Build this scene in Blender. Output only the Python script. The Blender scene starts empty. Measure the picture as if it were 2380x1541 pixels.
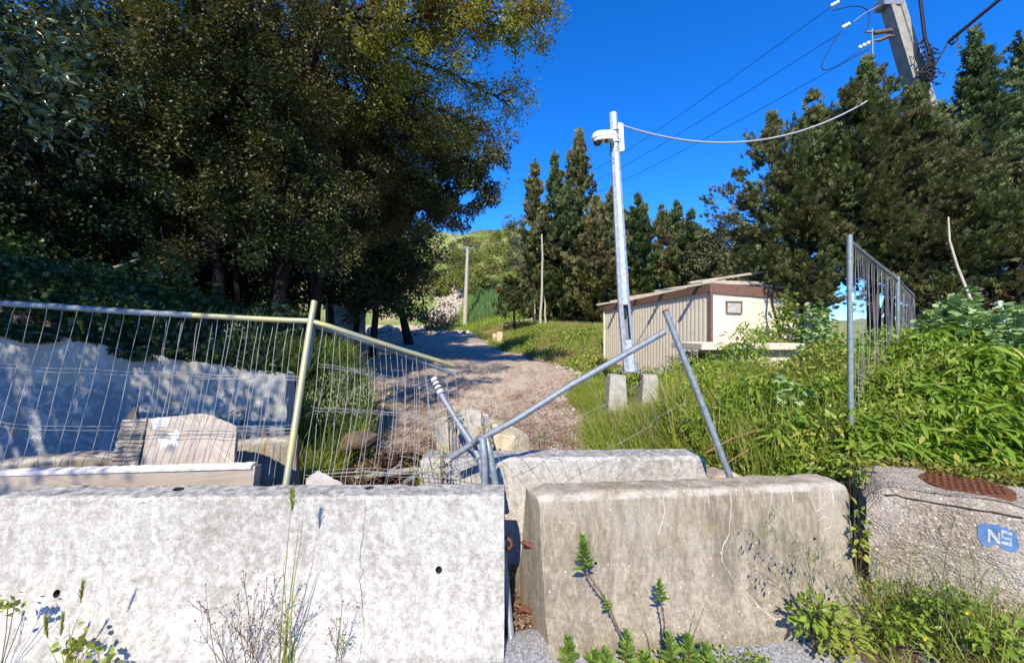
import bpy, bmesh, math, random
import numpy as np
from mathutils import Vector, Matrix, noise
from mathutils.bvhtree import BVHTree

# ------------------------------------------------------------------ camera, world, sun
scn = bpy.context.scene
COL = scn.collection
EYE = 1.75
cam_d = bpy.data.cameras.new("camera"); cam_d.sensor_width = 36.0; cam_d.lens = 36.0 * 930.0 / 2380.0
cam_d.clip_start = 0.05; cam_d.clip_end = 2000
cam = bpy.data.objects.new("camera", cam_d); COL.objects.link(cam)
cam.location = (0, 0, EYE); cam.rotation_euler = (math.radians(90), 0, 0)
scn.camera = cam

SUN_DIR = Vector((0.17, 1.0, -0.90)).normalized()      # direction the light travels
SUN_EL = math.asin(-SUN_DIR.z)
world = bpy.data.worlds.new("World"); scn.world = world; world.use_nodes = True
wn = world.node_tree; wn.nodes.clear()
sky = wn.nodes.new("ShaderNodeTexSky"); sky.sky_type = 'NISHITA'; sky.sun_disc = False
sky.sun_elevation = SUN_EL; sky.sun_rotation = math.atan2(-SUN_DIR.x, -SUN_DIR.y) % (2 * math.pi)
sky.air_density = 1.0; sky.dust_density = 0.05; sky.ozone_density = 3.5; sky.altitude = 1500
hs = wn.nodes.new("ShaderNodeHueSaturation"); hs.inputs["Saturation"].default_value = 1.12; hs.inputs["Value"].default_value = 1.05
bg = wn.nodes.new("ShaderNodeBackground"); bg.inputs["Strength"].default_value = 0.13
wo = wn.nodes.new("ShaderNodeOutputWorld")
tint = wn.nodes.new("ShaderNodeMix"); tint.data_type = "RGBA"; tint.blend_type = "MULTIPLY"; tint.inputs[0].default_value = 1.0; tint.inputs[7].default_value = (.64, .93, 1.46, 1)
wn.links.new(sky.outputs[0], tint.inputs[6]); wn.links.new(tint.outputs[2], hs.inputs["Color"]); wn.links.new(hs.outputs[0], bg.inputs[0]); wn.links.new(bg.outputs[0], wo.inputs[0])
sun_d = bpy.data.lights.new("sun", 'SUN'); sun_d.energy = 4.9; sun_d.angle = math.radians(0.53); sun_d.color = (1.0, 0.91, 0.75)
sun = bpy.data.objects.new("sun", sun_d); COL.objects.link(sun)
sun.rotation_euler = SUN_DIR.to_track_quat('-Z', 'Y').to_euler(); sun.location = (0, -20, 20)
scn.view_settings.view_transform = 'Standard'; scn.view_settings.look = 'None'
scn.view_settings.exposure = 0.62; scn.view_settings.gamma = 1.0
scn.cycles.max_bounces = 6; scn.cycles.transparent_max_bounces = 8
scn.cycles.diffuse_bounces = 3; scn.cycles.glossy_bounces = 2

rng = np.random.default_rng(7); random.seed(7)

# ------------------------------------------------------------------ helpers
def P(px, py, Y):
    """point seen at (px, py) of the 2380x1541 picture at depth Y"""
    return Vector(((px - 1190.0) / 930.0 * Y, Y, EYE + (770.5 - py) / 930.0 * Y))

def sm(a, b, x):
    t = np.clip((x - a) / (b - a), 0, 1); return t * t * (3 - 2 * t)

_ph = np.random.default_rng(3).uniform(0, 6.28, (24, 2)); _an = np.random.default_rng(4).uniform(0, 6.28, 24)
def wob(x, y, f):
    """cheap smooth noise -1..1"""
    r = 0
    for i in range(7):
        k = f * (1 + .31 * i)
        r = r + np.sin((x * math.cos(_an[i]) + y * math.sin(_an[i])) * k + _ph[i, 0]) * np.sin((y * math.cos(_an[i + 7]) - x * math.sin(_an[i + 7])) * k * .8 + _ph[i, 1])
    return r / 3.2

RY = [-20, 2, 4, 7, 9, 13, 17, 22, 31, 38, 46]
RL = [-3, -2.7, -2.3, -2.3, -3.9, -6.2, -7.9, -9.4, -12.5, -17, -30]
RR = [1.7, 1.65, 1.6, 1.35, 1.5, 2.3, .9, -.7, -2.7, -4.5, -8]
def road_l(y): return np.interp(y, RY, RL) + .18 * np.sin(y * 1.3)
def road_r(y): return np.interp(y, RY, RR) + .14 * np.sin(y * 1.7 + 1)
def road_z(y): return np.interp(y, [-20, 2, 7.5, 12, 17, 22, 31, 36, 50, 400], [0, 0, 0.02, .42, .63, .85, 1.5, 1.8, 2.3, 3])

def H(x, y, bare=False):
    x = np.asarray(x, float); y = np.asarray(y, float)
    zr = road_z(y)
    dl = road_l(y) - x; dr = x - road_r(y)
    z = zr + .025 * wob(x, y, 1.5) * sm(2.5, 5, y)
    # left bank under the wood
    nearw = sm(4.25, 4.4, y)
    bank = (1.2 * sm(0, .7, dl) + 1.0 * sm(.6, 4.0, dl)) * (1 - sm(9, 15, y)) * nearw + (.5 * sm(0, 2, dl) + 1.3 * sm(1.5, 6, dl)) * sm(9, 15, y)
    bank = bank + .14 * np.clip(dl - 3, 0, 40) * nearw
    z = z + np.where(dl > 0, bank, 0)
    # right verge
    h1 = .55 * sm(0, .7, dr) * sm(2.7, 3.3, y) * (1 - sm(5, 8, y)) + .12 * sm(0, .8, dr) * sm(5, 8, y) * (1 - sm(9, 12, y))
    h1 = h1 + .35 * sm(.8, 2.5, dr) * sm(3, 4, y) * (1 - sm(8, 12, y))
    h2 = (.35 * sm(0, 1.5, dr) + .45 * sm(1, 3.5, dr)) * sm(12, 18, y)
    h2 = h2 * (1 - .7 * sm(4, 9, x - 2) * (1 - sm(24, 30, y)))
    z = z + np.where(dr > 0, h1 + h2 + .04 * wob(x, y, 2.3) * sm(2.8, 4, y), 0)
    # land falls away to the far right
    z = z - 1.8 * sm(8, 20, x) * sm(5, 12, y) * (1 - sm(22, 30, y))
    # the hill
    yy = np.clip(y - 37, 0, 30); hill = .34 * yy + .006 * yy ** 2
    hill = hill * (1 - sm(8, 26, x))
    z = z + hill * (1 + .06 * wob(x, y, .25)) + .5 * wob(x, y, .5) * sm(40, 50, y)
    left_hill = .16 * np.clip(-x - 16, 0, 40) * sm(8, 20, y)
    z = z + left_hill
    z = np.where(y > 75, z - .12 * (y - 75), z)
    return z
def hz(x, y): return float(H(x, y))

def tag(o, label=None, cat=None, group=None, kind=None):
    if label: o["label"] = label
    if cat: o["category"] = cat
    if group: o["group"] = group
    if kind: o["kind"] = kind
    return o

def empty(name, loc, label=None, cat=None, group=None):
    o = bpy.data.objects.new(name, None); o.empty_display_size = .2; o.location = loc; COL.objects.link(o)
    return tag(o, label, cat, group)

def link(name, me, mat, parent=None):
    o = bpy.data.objects.new(name, me)
    if mat is not None: me.materials.append(mat)
    COL.objects.link(o)
    if parent is not None:
        o.parent = parent
        off = Vector((0, 0, 0)); p = parent
        while p is not None: off += p.location; p = p.parent
        o.location = -off          # meshes are written in world coordinates
    return o

class MB:
    def __init__(s): s.v = []; s.f = []; s.m = []; s.sm = []
    def add(s, vs, fs, mi=0, smooth=False):
        b = len(s.v); s.v += [tuple(v) for v in vs]
        for f in fs: s.f.append(tuple(b + i for i in f)); s.m.append(mi); s.sm.append(smooth)
    def box(s, c, d, R=None, mi=0, bev=0):
        c = Vector(c); hx, hy, hz_ = [k / 2 for k in d]
        R = R or Matrix.Identity(3)
        if bev <= 0:
            vs = [c + R @ Vector((x * hx, y * hy, z * hz_)) for x in (-1, 1) for y in (-1, 1) for z in (-1, 1)]
            s.add(vs, [(0, 1, 3, 2), (4, 6, 7, 5), (0, 4, 5, 1), (2, 3, 7, 6), (0, 2, 6, 4), (1, 5, 7, 3)], mi)
        else:
            bm = bmesh.new(); bmesh.ops.create_cube(bm, size=1)
            for v in bm.verts: v.co = Vector((v.co.x * d[0], v.co.y * d[1], v.co.z * d[2]))
            bmesh.ops.bevel(bm, geom=bm.edges[:], offset=bev, segments=2, affect='EDGES')
            bm.verts.index_update(); vs = [c + R @ v.co for v in bm.verts]
            s.add(vs, [[v.index for v in f.verts] for f in bm.faces], mi); bm.free()
    def tube(s, pts, r, n=8, mi=0, cap=True, smooth=True):
        pts = [Vector(p) for p in pts]; rs = r if isinstance(r, (list, tuple)) else [r] * len(pts)
        vs = []; up = None
        for i, p in enumerate(pts):
            a = pts[max(i - 1, 0)]; b = pts[min(i + 1, len(pts) - 1)]; d = (b - a)
            if d.length < 1e-9: d = Vector((0, 0, 1))
            d.normalize()
            if up is None: up = d.orthogonal().normalized()
            up = up - d * up.dot(d)
            if up.length < 1e-6: up = d.orthogonal()
            up.normalize(); w = d.cross(up)
            for k in range(n):
                t = 2 * math.pi * k / n; vs.append(p + (up * math.cos(t) + w * math.sin(t)) * rs[i])
        fs = []
        for i in range(len(pts) - 1):
            for k in range(n):
                a = i * n + k; b = i * n + (k + 1) % n; fs.append((a, b, b + n, a + n))
        s.add(vs, fs, mi, smooth)
        if cap: 
            s.add(vs[:n], [tuple(range(n - 1, -1, -1))], mi); s.add(vs[-n:], [tuple(range(n))], mi)
    def build(s, name, mat, parent=None):
        me = bpy.data.meshes.new(name); me.from_pydata(s.v, [], s.f)
        mats = mat if isinstance(mat, (list, tuple)) else [mat]
        for m in mats[1:]: pass
        o = link(name, me, mats[0], parent)
        for m in mats[1:]: me.materials.append(m)
        me.polygons.foreach_set("material_index", s.m); me.polygons.foreach_set("use_smooth", s.sm); me.update()
        return o

def raw_mesh(name, V, F, sizes_list, rnd=None, smooth=False):
    """V (n,3); F flat loop array; sizes per polygon"""
    me = bpy.data.meshes.new(name)
    me.vertices.add(len(V)); me.vertices.foreach_set("co", V.astype(np.float32).ravel())
    me.loops.add(len(F)); me.loops.foreach_set("vertex_index", F.astype(np.int32))
    me.polygons.add(len(sizes_list)); st = np.concatenate([[0], np.cumsum(sizes_list)[:-1]])
    me.polygons.foreach_set("loop_start", st.astype(np.int32))
    if smooth: me.polygons.foreach_set("use_smooth", np.ones(len(sizes_list), bool))
    me.update(calc_edges=True)
    if rnd is not None:
        at = me.attributes.new("rnd", 'FLOAT', 'FACE'); at.data.foreach_set("value", rnd.astype(np.float32))
    return me

def unit(a): return a / np.maximum(np.linalg.norm(a, axis=1, keepdims=True), 1e-9)

def scatter(name, tmpl, pos, axis, size, mat, parent=None, up=None, width=None, rnd=None, roll=1.0):
    """many copies of one small template (y along axis, x across) baked in ONE mesh"""
    TV, TF = tmpl; n = len(pos); TV = np.array(TV, float)
    A = unit(axis)
    if up is None: up = np.tile([0, 0, 1.0], (n, 1))
    up = up + roll * rng.normal(0, .6, (n, 3))
    X = unit(np.cross(A, up)); Z = np.cross(X, A)
    size = np.broadcast_to(size, (n,)); wd = size if width is None else np.broadcast_to(width, (n,))
    V = pos[:, None, :] + TV[None, :, 0:1] * (X * wd[:, None])[:, None, :] + TV[None, :, 1:2] * (A * size[:, None])[:, None, :] + TV[None, :, 2:3] * (Z * size[:, None])[:, None, :]
    k = len(TV); fl = np.array([i for f in TF for i in f]); sz = np.array([len(f) for f in TF])
    F = (fl[None, :] + (np.arange(n) * k)[:, None]).ravel(); S = np.tile(sz, n)
    if rnd is None: rnd = rng.random(n)
    me = raw_mesh(name, V.reshape(-1, 3), F, S, np.repeat(rnd, len(TF)))
    return link(name, me, mat, parent)

# leaf templates
LEAF2 = ([(0, 0, 0), (-.33, .5, .09), (0, 1, 0), (.33, .5, .09)], [(0, 2, 1), (0, 3, 2)])
LEAF6 = ([(0, 0, 0), (-.22, .25, .06), (-.27, .55, .07), (0, 1, -.08), (.27, .55, .07), (.22, .25, .06), (0, .3, 0), (0, .62, 0)],
         [(0, 6, 1), (1, 6, 7, 2), (2, 7, 3), (0, 5, 6), (5, 4, 7, 6), (4, 3, 7)])
BAMB = ([(0, 0, 0), (-.5, .22, .02), (-.62, .5, 0), (-.38, .8, -.10), (0, 1, -.22), (.38, .8, -.10), (.62, .5, 0), (.5, .22, .02), (0, .22, -.02), (0, .5, -.04), (0, .8, -.13)],
        [(0, 8, 1), (1, 8, 9, 2), (2, 9, 10, 3), (3, 10, 4), (0, 7, 8), (7, 6, 9, 8), (6, 5, 10, 9), (5, 4, 10)])
BLADE = ([(-.5, 0, 0), (.5, 0, 0), (-.45, .35, .02), (.45, .35, .02), (-.32, .7, .12), (.32, .7, .12), (0, 1, .30)],
         [(0, 1, 3, 2), (2, 3, 5, 4), (4, 5, 6)])
def _lobe():
    r = [(.0, .05), (-.25, .0), (-.5, .15), (-.42, .38), (-.58, .62), (-.32, .68), (0, 1.0), (.32, .68), (.58, .62), (.42, .38), (.5, .15), (.25, 0)]
    v = [(0, .42, 0)] + [(x, y, .06 if abs(x) > .3 else 0) for x, y in r]
    n = len(r); return v, [(0, 1 + (i + 1) % n, 1 + i) for i in range(n)]
LOBED = _lobe()
def _spray(items):
    V = []; F = []
    for (x, y, ang, l, w, z) in items:
        ca, sa = math.cos(ang), math.sin(ang); b = len(V)
        for (u, t) in ((0, 0), (-w, .45 * l), (0, l), (w, .45 * l)):
            V.append((x + u * ca + t * sa, y - u * sa + t * ca, z * (t / l) + (.03 if u else 0)))
        F += [(b, b + 2, b + 1), (b, b + 3, b + 2)]
    return V, F
SPRAY = _spray([(0, 0, 0, 1, .09, .05), (0, .2, .75, .5, .09, .08), (0, .25, -.75, .5, .09, -.05), (0, .5, .65, .4, .08, -.06), (0, .52, -.65, .4, .08, .09), (0, .1, .2, .6, .08, .3), (0, .1, -.3, .6, .08, -.3)])
SPRAY_FAR = _spray([(0, 0, 0, 1, .16, .05), (0, .1, .7, .7, .15, .2), (0, .1, -.7, .7, .15, -.1), (0, .2, .2, .6, .14, .4)])
OAT = ([(0, 0, 0), (-.16, .4, 0), (0, 1, 0), (.16, .4, 0), (0, .4, .16), (0, .4, -.16)], [(0, 1, 2), (0, 2, 3), (0, 4, 2), (0, 2, 5)])

# ------------------------------------------------------------------ node materials
class NM:
    def __init__(s, name, rough=.7, spec=.3):
        s.m = bpy.data.materials.new(name); s.m.use_nodes = True; s.t = s.m.node_tree; s.t.nodes.clear()
        s.out = s.n("ShaderNodeOutputMaterial"); s.b = s.n("ShaderNodeBsdfPrincipled")
        s.b.inputs["Roughness"].default_value = rough; s.b.inputs["Specular IOR Level"].default_value = spec
        s.l(s.b.outputs[0], s.out.inputs[0]); s.tc = s.n("ShaderNodeTexCoord"); s.co = s.tc.outputs["Object"]
    def n(s, t): return s.t.nodes.new(t)
    def l(s, a, b): s.t.links.new(a, b)
    def set(s, sock, v):
        if hasattr(v, "is_linked") or hasattr(v, "links"): s.l(v, sock)
        elif isinstance(v, (tuple, list)) and sock.type == 'RGBA': sock.default_value = (*v, 1) if len(v) == 3 else v
        else: sock.default_value = v
    def mapv(s, scale=(1, 1, 1), rot=(0, 0, 0), co=None, loc=(0, 0, 0)):
        m = s.n("ShaderNodeMapping"); m.inputs["Scale"].default_value = scale; m.inputs["Rotation"].default_value = rot; m.inputs["Location"].default_value = loc
        s.l(co or s.co, m.inputs[0]); return m.outputs[0]
    def noise(s, scale, detail=4, rough=.55, co=None, dist=0):
        k = s.n("ShaderNodeTexNoise"); k.inputs["Scale"].default_value = scale; k.inputs["Detail"].default_value = detail
        k.inputs["Roughness"].default_value = rough; k.inputs["Distortion"].default_value = dist; s.l(co or s.co, k.inputs["Vector"]); return k.outputs["Fac"]
    def vor(s, scale, co=None, feat='F1', rand=1):
        k = s.n("ShaderNodeTexVoronoi"); k.feature = feat; k.inputs["Scale"].default_value = scale; k.inputs["Randomness"].default_value = rand
        s.l(co or s.co, k.inputs["Vector"]); return k
    def ramp(s, fac, stops, interp='LINEAR'):
        r = s.n("ShaderNodeValToRGB"); s.l(fac, r.inputs[0]); e = r.color_ramp; e.interpolation = interp
        while len(e.elements) < len(stops): e.elements.new(.5)
        for el, (p, c) in zip(e.elements, stops):
            el.position = p; el.color = (c, c, c, 1) if isinstance(c, (int, float)) else (*c, 1)
        return r.outputs[0]
    def mix(s, fac, a, b, mode='MIX'):
        m = s.n("ShaderNodeMix"); m.data_type = 'RGBA'; m.blend_type = mode
        s.set(m.inputs[0], fac); s.set(m.inputs[6], a); s.set(m.inputs[7], b); return m.outputs[2]
    def math(s, op, a, b=0.0):
        m = s.n("ShaderNodeMath"); m.operation = op; s.set(m.inputs[0], a); s.set(m.inputs[1], b); return m.outputs[0]
    def attr(s, name):
        a = s.n("ShaderNodeAttribute"); a.attribute_name = name; return a.outputs["Fac"]
    def col(s, c): s.set(s.b.inputs["Base Color"], c)
    def bump(s, h, strength=.5, dist=.01):
        b = s.n("ShaderNodeBump"); b.inputs["Strength"].default_value = strength; b.inputs["Distance"].default_value = dist
        s.l(h, b.inputs["Height"]); s.l(b.outputs[0], s.b.inputs["Normal"])

def leaf_mat(name, c1, c2, c3=None, trans=.3, rough=.45, spec=.35, nscale=.8, dry=None, dryamt=.0):
    m = NM(name, rough, spec); r = m.attr("rnd")
    c = m.mix(m.ramp(r, [(.1, 0), (.9, 1)]), c1, c2)
    if c3 is not None: c = m.mix(m.ramp(m.noise(nscale, 3), [(.42, 0), (.62, 1)]), c, c3)
    if dry is not None: c = m.mix(m.ramp(r, [(1 - dryamt - .02, 0), (1 - dryamt, 1)]), c, dry)
    m.col(c)
    tr = m.n("ShaderNodeBsdfTranslucent"); tc = m.mix(1.0, c, (1.0, 1.0, .45), 'MULTIPLY'); m.l(tc, tr.inputs[0])
    mx = m.n("ShaderNodeMixShader"); mx.inputs[0].default_value = trans
    m.l(m.b.outputs[0], mx.inputs[1]); m.l(tr.outputs[0], mx.inputs[2]); m.l(mx.outputs[0], m.out.inputs[0])
    return m.m

def plain(name, c, rough=.6, metal=0, nscale=20, var=.15, bump=.2, bdist=.004, spec=.3):
    m = NM(name, rough, spec); m.b.inputs["Metallic"].default_value = metal
    n1 = m.noise(nscale, 5); f = m.ramp(n1, [(.3, 1 - var), (.7, 1 + 0 * var)])
    m.col(m.mix(1.0, c, f, 'MULTIPLY')); m.bump(m.noise(nscale * 3, 4), bump, bdist); return m.m

def topmask(m, lo=.55, hi=.85):
    g = m.n("ShaderNodeNewGeometry"); sx = m.n("ShaderNodeSeparateXYZ"); m.l(g.outputs["Normal"], sx.inputs[0])
    return m.ramp(sx.outputs[2], [(lo, 0), (hi, 1)])

def white_concrete(name, gray=(.36, .33, .28), white=(.53, .505, .455), spots=1.0, seed=0, amount=.5):
    m = NM(name, .85, .15); co = m.mapv(loc=(seed, seed * 1.7, 0))
    big = m.noise(1.6, 4, .6, co); mid = m.noise(9, 6, .65, co); fine = m.noise(70, 4, .6, co)
    wv = m.vor(17, m.mapv(loc=(seed, 0, seed)), 'F1'); dist = m.n("ShaderNodeVectorMath")
    mid2 = m.noise(24, 6, .75, co); base = m.ramp(m.math('ADD', m.math('ADD', m.math('MULTIPLY', big, .45), m.math('MULTIPLY', mid, .45)), m.math('MULTIPLY', mid2, .8)), [(amount + .23, .0), (amount + .40, 1.0)])
    c = m.mix(base, gray, white)
    # round lichen / whitewash blisters, some with a dark centre
    sp = m.ramp(wv.outputs["Distance"], [(.0, .0), (.05, .2), (.12, 1), (.26, .9), (.40, 0)])
    pick = m.ramp(m.vor(17, m.mapv(loc=(seed, 0, seed))).outputs["Color"], [(.42, 0), (.5, 1)])
    c = m.mix(m.math('MULTIPLY', m.math('MULTIPLY', sp, pick), .6 * spots), c, (.62, .59, .53))
    c = m.mix(1.0, c, m.ramp(m.noise(26, 5, .7, m.mapv(loc=(seed, 4, 0))), [(.36, .74), (.56, 1)]), 'MULTIPLY')
    v2 = m.vor(38, m.mapv(loc=(0, seed, 2))); sp2 = m.ramp(v2.outputs["Distance"], [(.0, 1), (.25, .8), (.38, 0)])
    pk2 = m.ramp(v2.outputs["Color"], [(.55, 0), (.62, 1)])
    c = m.mix(m.math('MULTIPLY', m.math('MULTIPLY', sp2, pk2), .35 * spots), c, (.57, .55, .50))
    v3 = m.vor(55, m.mapv(loc=(5, seed, 2))); pit = m.ramp(v3.outputs["Distance"], [(.0, 1), (.10, .9), (.17, 0)])
    pk3 = m.ramp(v3.outputs["Color"], [(.60, 0), (.66, 1)]); pit = m.math('MULTIPLY', pit, pk3)
    c = m.mix(m.math('MULTIPLY', pit, .7), c, (.20, .18, .16))
    dr = m.ramp(m.noise(4.5, 5, .65, m.mapv(scale=(3, 3, .3), loc=(seed, 2, 0))), [(.50, 0), (.68, 1)]); c = m.mix(m.math('MULTIPLY', dr, .5), c, (.27, .245, .20))
    c = m.mix(m.ramp(m.noise(120, 2, .5), [(.60, 0), (.68, .55)]), c, (.22, .20, .17))
    fd = m.ramp(fine, [(.35, .78), (.62, 1)]); c = m.mix(1.0, c, fd, 'MULTIPLY')
    tm = topmask(m); grime = m.ramp(m.noise(24, 6, .7, co), [(.40, (.17, .165, .155)), (.62, (.46, .45, .43))])
    c = m.mix(m.math('MULTIPLY', tm, .85), c, grime)
    # chipped arris just under the top edge
    sz = m.n("ShaderNodeSeparateXYZ"); m.l(m.co, sz.inputs[0])
    ed = m.ramp(sz.outputs[2], [(.735, 0), (.765, 1), (.785, 1), (.80, 0)])
    dots = m.ramp(m.noise(38, 3, .6, m.mapv(scale=(1, 1, 2.2))), [(.58, 0), (.64, 1)])
    c = m.mix(m.math('MULTIPLY', m.math('MULTIPLY', ed, dots), .8), c, (.2, .18, .16))
    m.col(c)
    h = m.math('SUBTRACT', m.math('ADD', m.math('MULTIPLY', mid, .6), m.math('MULTIPLY', fine, .35)), m.math('MULTIPLY', pit, .8))
    m.bump(h, .55, .006); return m.m

def brown_concrete(name, lichen=False, c0=(.21, .17, .115), c1=(.37, .32, .235)):
    m = NM(name, .9, .12)
    st = m.noise(5, 6, .7, m.mapv(scale=(5, 5, 1.0))); st2 = m.noise(26, 5, .7, m.mapv(scale=(2.2, 2.2, .5))); big = m.noise(1.8, 3)
    f = m.ramp(m.math('ADD', m.math('MULTIPLY', st, .6), m.math('MULTIPLY', st2, .55)), [(.46, 0), (.68, 1)])
    c = m.mix(f, c0, c1); c = m.mix(m.ramp(big, [(.48, 0), (.66, .5)]), c, (.42, .37, .30))
    # dark vertical weather streaks and pale runs
    sk = m.ramp(m.noise(3.2, 4, .6, m.mapv(scale=(3.2, 3.2, .35), loc=(3, 1, 0))), [(.52, 0), (.66, 1)])
    c = m.mix(m.math('MULTIPLY', sk, .55), c, (.13, .11, .09))
    v = m.vor(30); sp = m.ramp(v.outputs["Distance"], [(0, 1), (.12, .7), (.2, 0)]); pk = m.ramp(v.outputs["Color"], [(.68, 0), (.72, 1)])
    c = m.mix(m.math('MULTIPLY', sp, pk), c, (.62, .60, .54))
    if lichen: c = m.mix(m.ramp(m.noise(4.5, 5, .6, m.mapv(loc=(1, 4, 2))), [(.52, 0), (.66, .9)]), c, (.34, .20, .05))
    else: c = m.mix(m.ramp(m.noise(11, 5, .6, m.mapv(loc=(1, 4, 2))), [(.60, 0), (.72, .45)]), c, (.36, .25, .10))
    if not lichen:
        sx = m.n("ShaderNodeSeparateXYZ"); m.l(m.co, sx.inputs[0])
        wx_ = m.math('ADD', sx.outputs[0], m.math('MULTIPLY', m.noise(2.5, 4, .6, m.mapv(scale=(.3, .3, 1.6))), .22))
        for (x0, w, zl, zh) in ((1.10, .055, .05, .62), (1.37, .03, .1, .55), (1.98, .10, .30, .9), (.62, .05, .1, .5)):
            t_ = m.math('ABSOLUTE', m.math('SUBTRACT', wx_, x0 + .11)); k_ = m.ramp(m.math('DIVIDE', t_, w), [(.55, 1), (1.0, 0)])
            k2 = m.ramp(sx.outputs[2], [(max(0, zl - .05), 0), (zl + .05, 1), (min(.98, zh - .1), 1), (min(1, zh), 0)])
            c = m.mix(m.math('MULTIPLY', m.math('MULTIPLY', k_, k2), .65), c, (.41, .355, .27))
        low = m.ramp(sx.outputs[2], [(.0, 1), (.42, 1), (.55, 0)])
        gr = m.ramp(m.noise(30, 6, .75, m.mapv(scale=(1.6, 1.6, .7))), [(.46, 0), (.58, 1)])
        c = m.mix(m.math('MULTIPLY', m.math('MULTIPLY', low, gr), .45), c, (.15, .125, .105))
    # worn pale arris
    sz = m.n("ShaderNodeSeparateXYZ"); m.l(m.co, sz.inputs[0])
    ed = m.ramp(sz.outputs[2], [(.745, 0), (.765, 1), (.785, .6), (.80, 0)])
    c = m.mix(m.math('MULTIPLY', ed, m.ramp(m.noise(9, 5), [(.38, .1), (.6, .75)])), c, (.60, .55, .48))
    c = m.mix(1.0, c, m.ramp(m.noise(90, 3), [(.35, .80), (.6, 1)]), 'MULTIPLY')
    m.col(c); m.bump(m.math('ADD', m.noise(60, 5, .7), m.math('MULTIPLY', st2, .6)), .6, .006); return m.m

def galv(name, c=(.42, .45, .48), rough=.42, metal=.75, sc=30):
    m = NM(name, rough, .5); m.b.inputs["Metallic"].default_value = metal
    n1 = m.noise(sc, 5, .6); n2 = m.vor(sc * 1.6).outputs["Color"]
    f = m.ramp(n1, [(.35, .72), (.65, 1)]); c2 = m.mix(1.0, c, f, 'MULTIPLY'); c2 = m.mix(.12, c2, n2, 'OVERLAY')
    c2 = m.mix(m.ramp(m.noise(7, 5), [(.62, 0), (.72, .6)]), c2, (.30, .27, .23))
    m.col(c2); m.set(m.b.inputs["Roughness"], m.ramp(n1, [(.3, rough - .08), (.7, rough + .18)])); m.bump(m.noise(sc * 2, 3), .15, .002); return m.m

M = {}
M['white1'] = white_concrete("whitewashed concrete", seed=0, amount=.50)
M['white2'] = white_concrete("whitewashed concrete far", gray=(.30, .27, .22), white=(.53, .505, .455), seed=9, spots=.6, amount=.46)
M['brown1'] = brown_concrete("weathered brown concrete")
M['brown2'] = brown_concrete("lichened concrete", True, (.20, .175, .13), (.34, .30, .23))
M['galv'] = galv("galvanised steel", (.25, .28, .31), .55, .35); M['galv_bright'] = galv("galvanised pole", (.50, .56, .62), .55, .25, 14)
M['galv_green'] = galv("green tinged tube", (.27, .33, .32), .45, .4)
M['wire'] = galv("wire steel", (.36, .36, .35), .5, .25, 6)
M['rust'] = plain("rusted iron", (.20, .075, .035), .8, .1, 60, .5, .5, .003)
M['dark'] = plain("dark hollow", (.03, .025, .02), .9)
M['stone_pink'] = plain("polished stone slab", (.56, .48, .41), .45, 0, 3, .22, .1, .002, .4)
M['stone_edge'] = plain("broken white stone edge", (.80, .74, .68), .8, 0, 22, .35, .6, .01)
M['rock'] = plain("limestone rock", (.50, .44, .35), .9, 0, 6, .5, .8, .02)
M['sand'] = plain("sandstone post", (.60, .50, .34), .9, 0, 6, .25, .5, .01)
M['plasterwhite'] = plain("white paint", (.62, .62, .60), .7, 0, 20, .1, .2)
M['paintblue'] = plain("blue paint", (.07, .16, .32), .6, 0, 18, .35, .3)
M['cam_white'] = plain("white painted housing", (.80, .79, .74), .35, 0, 12, .1, .05, .002, .5)
M['rubber'] = plain("black rubber", (.02, .02, .022), .6, 0, 30, .2)
M['cable'] = plain("grey cable sheath", (.40, .42, .46), .5, 0, 30, .2)
M['wood'] = plain("grey weathered timber", (.30, .27, .22), .9, 0, 9, .45, .6, .01)
M['woodlight'] = plain("pale weathered wood", (.50, .44, .34), .9, 0, 9, .35, .5, .01)
M['glass'] = plain("tinted dome glass", (.03, .04, .04), .08, 0, 5, .1, 0, .001, .8)
M['porc'] = plain("glass insulator", (.72, .80, .78), .15, 0, 5, .1, 0, .001, .8)
M['porcbrown'] = plain("brown insulator", (.16, .11, .06), .35, 0, 30, .2)
M['polecon'] = plain("pole concrete", (.36, .34, .28), .9, 0, 8, .35, .6, .01)
M['block'] = plain("footing concrete", (.44, .42, .37), .9, 0, 10, .35, .6, .01)
# ------------------------------------------------------------------ ground
def axis_pts(segs):
    out = []
    for a, b, st in segs: out += list(np.arange(a, b - 1e-6, st))
    return np.array(out + [segs[-1][1]])

def sheet(name, xs, ys, zf, mat, kind='structure'):
    X, Y = np.meshgrid(xs, ys); Z = zf(X, Y); V = np.stack([X, Y, Z], -1).reshape(-1, 3)
    nx, ny = len(xs), len(ys); i = np.arange(nx * ny).reshape(ny, nx)
    F = np.stack([i[:-1, :-1], i[:-1, 1:], i[1:, 1:], i[1:, :-1]], -1).reshape(-1)
    me = raw_mesh(name, V, F, np.full((nx - 1) * (ny - 1), 4), None, True)
    o = link(name, me, mat); o["kind"] = kind; return o

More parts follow.
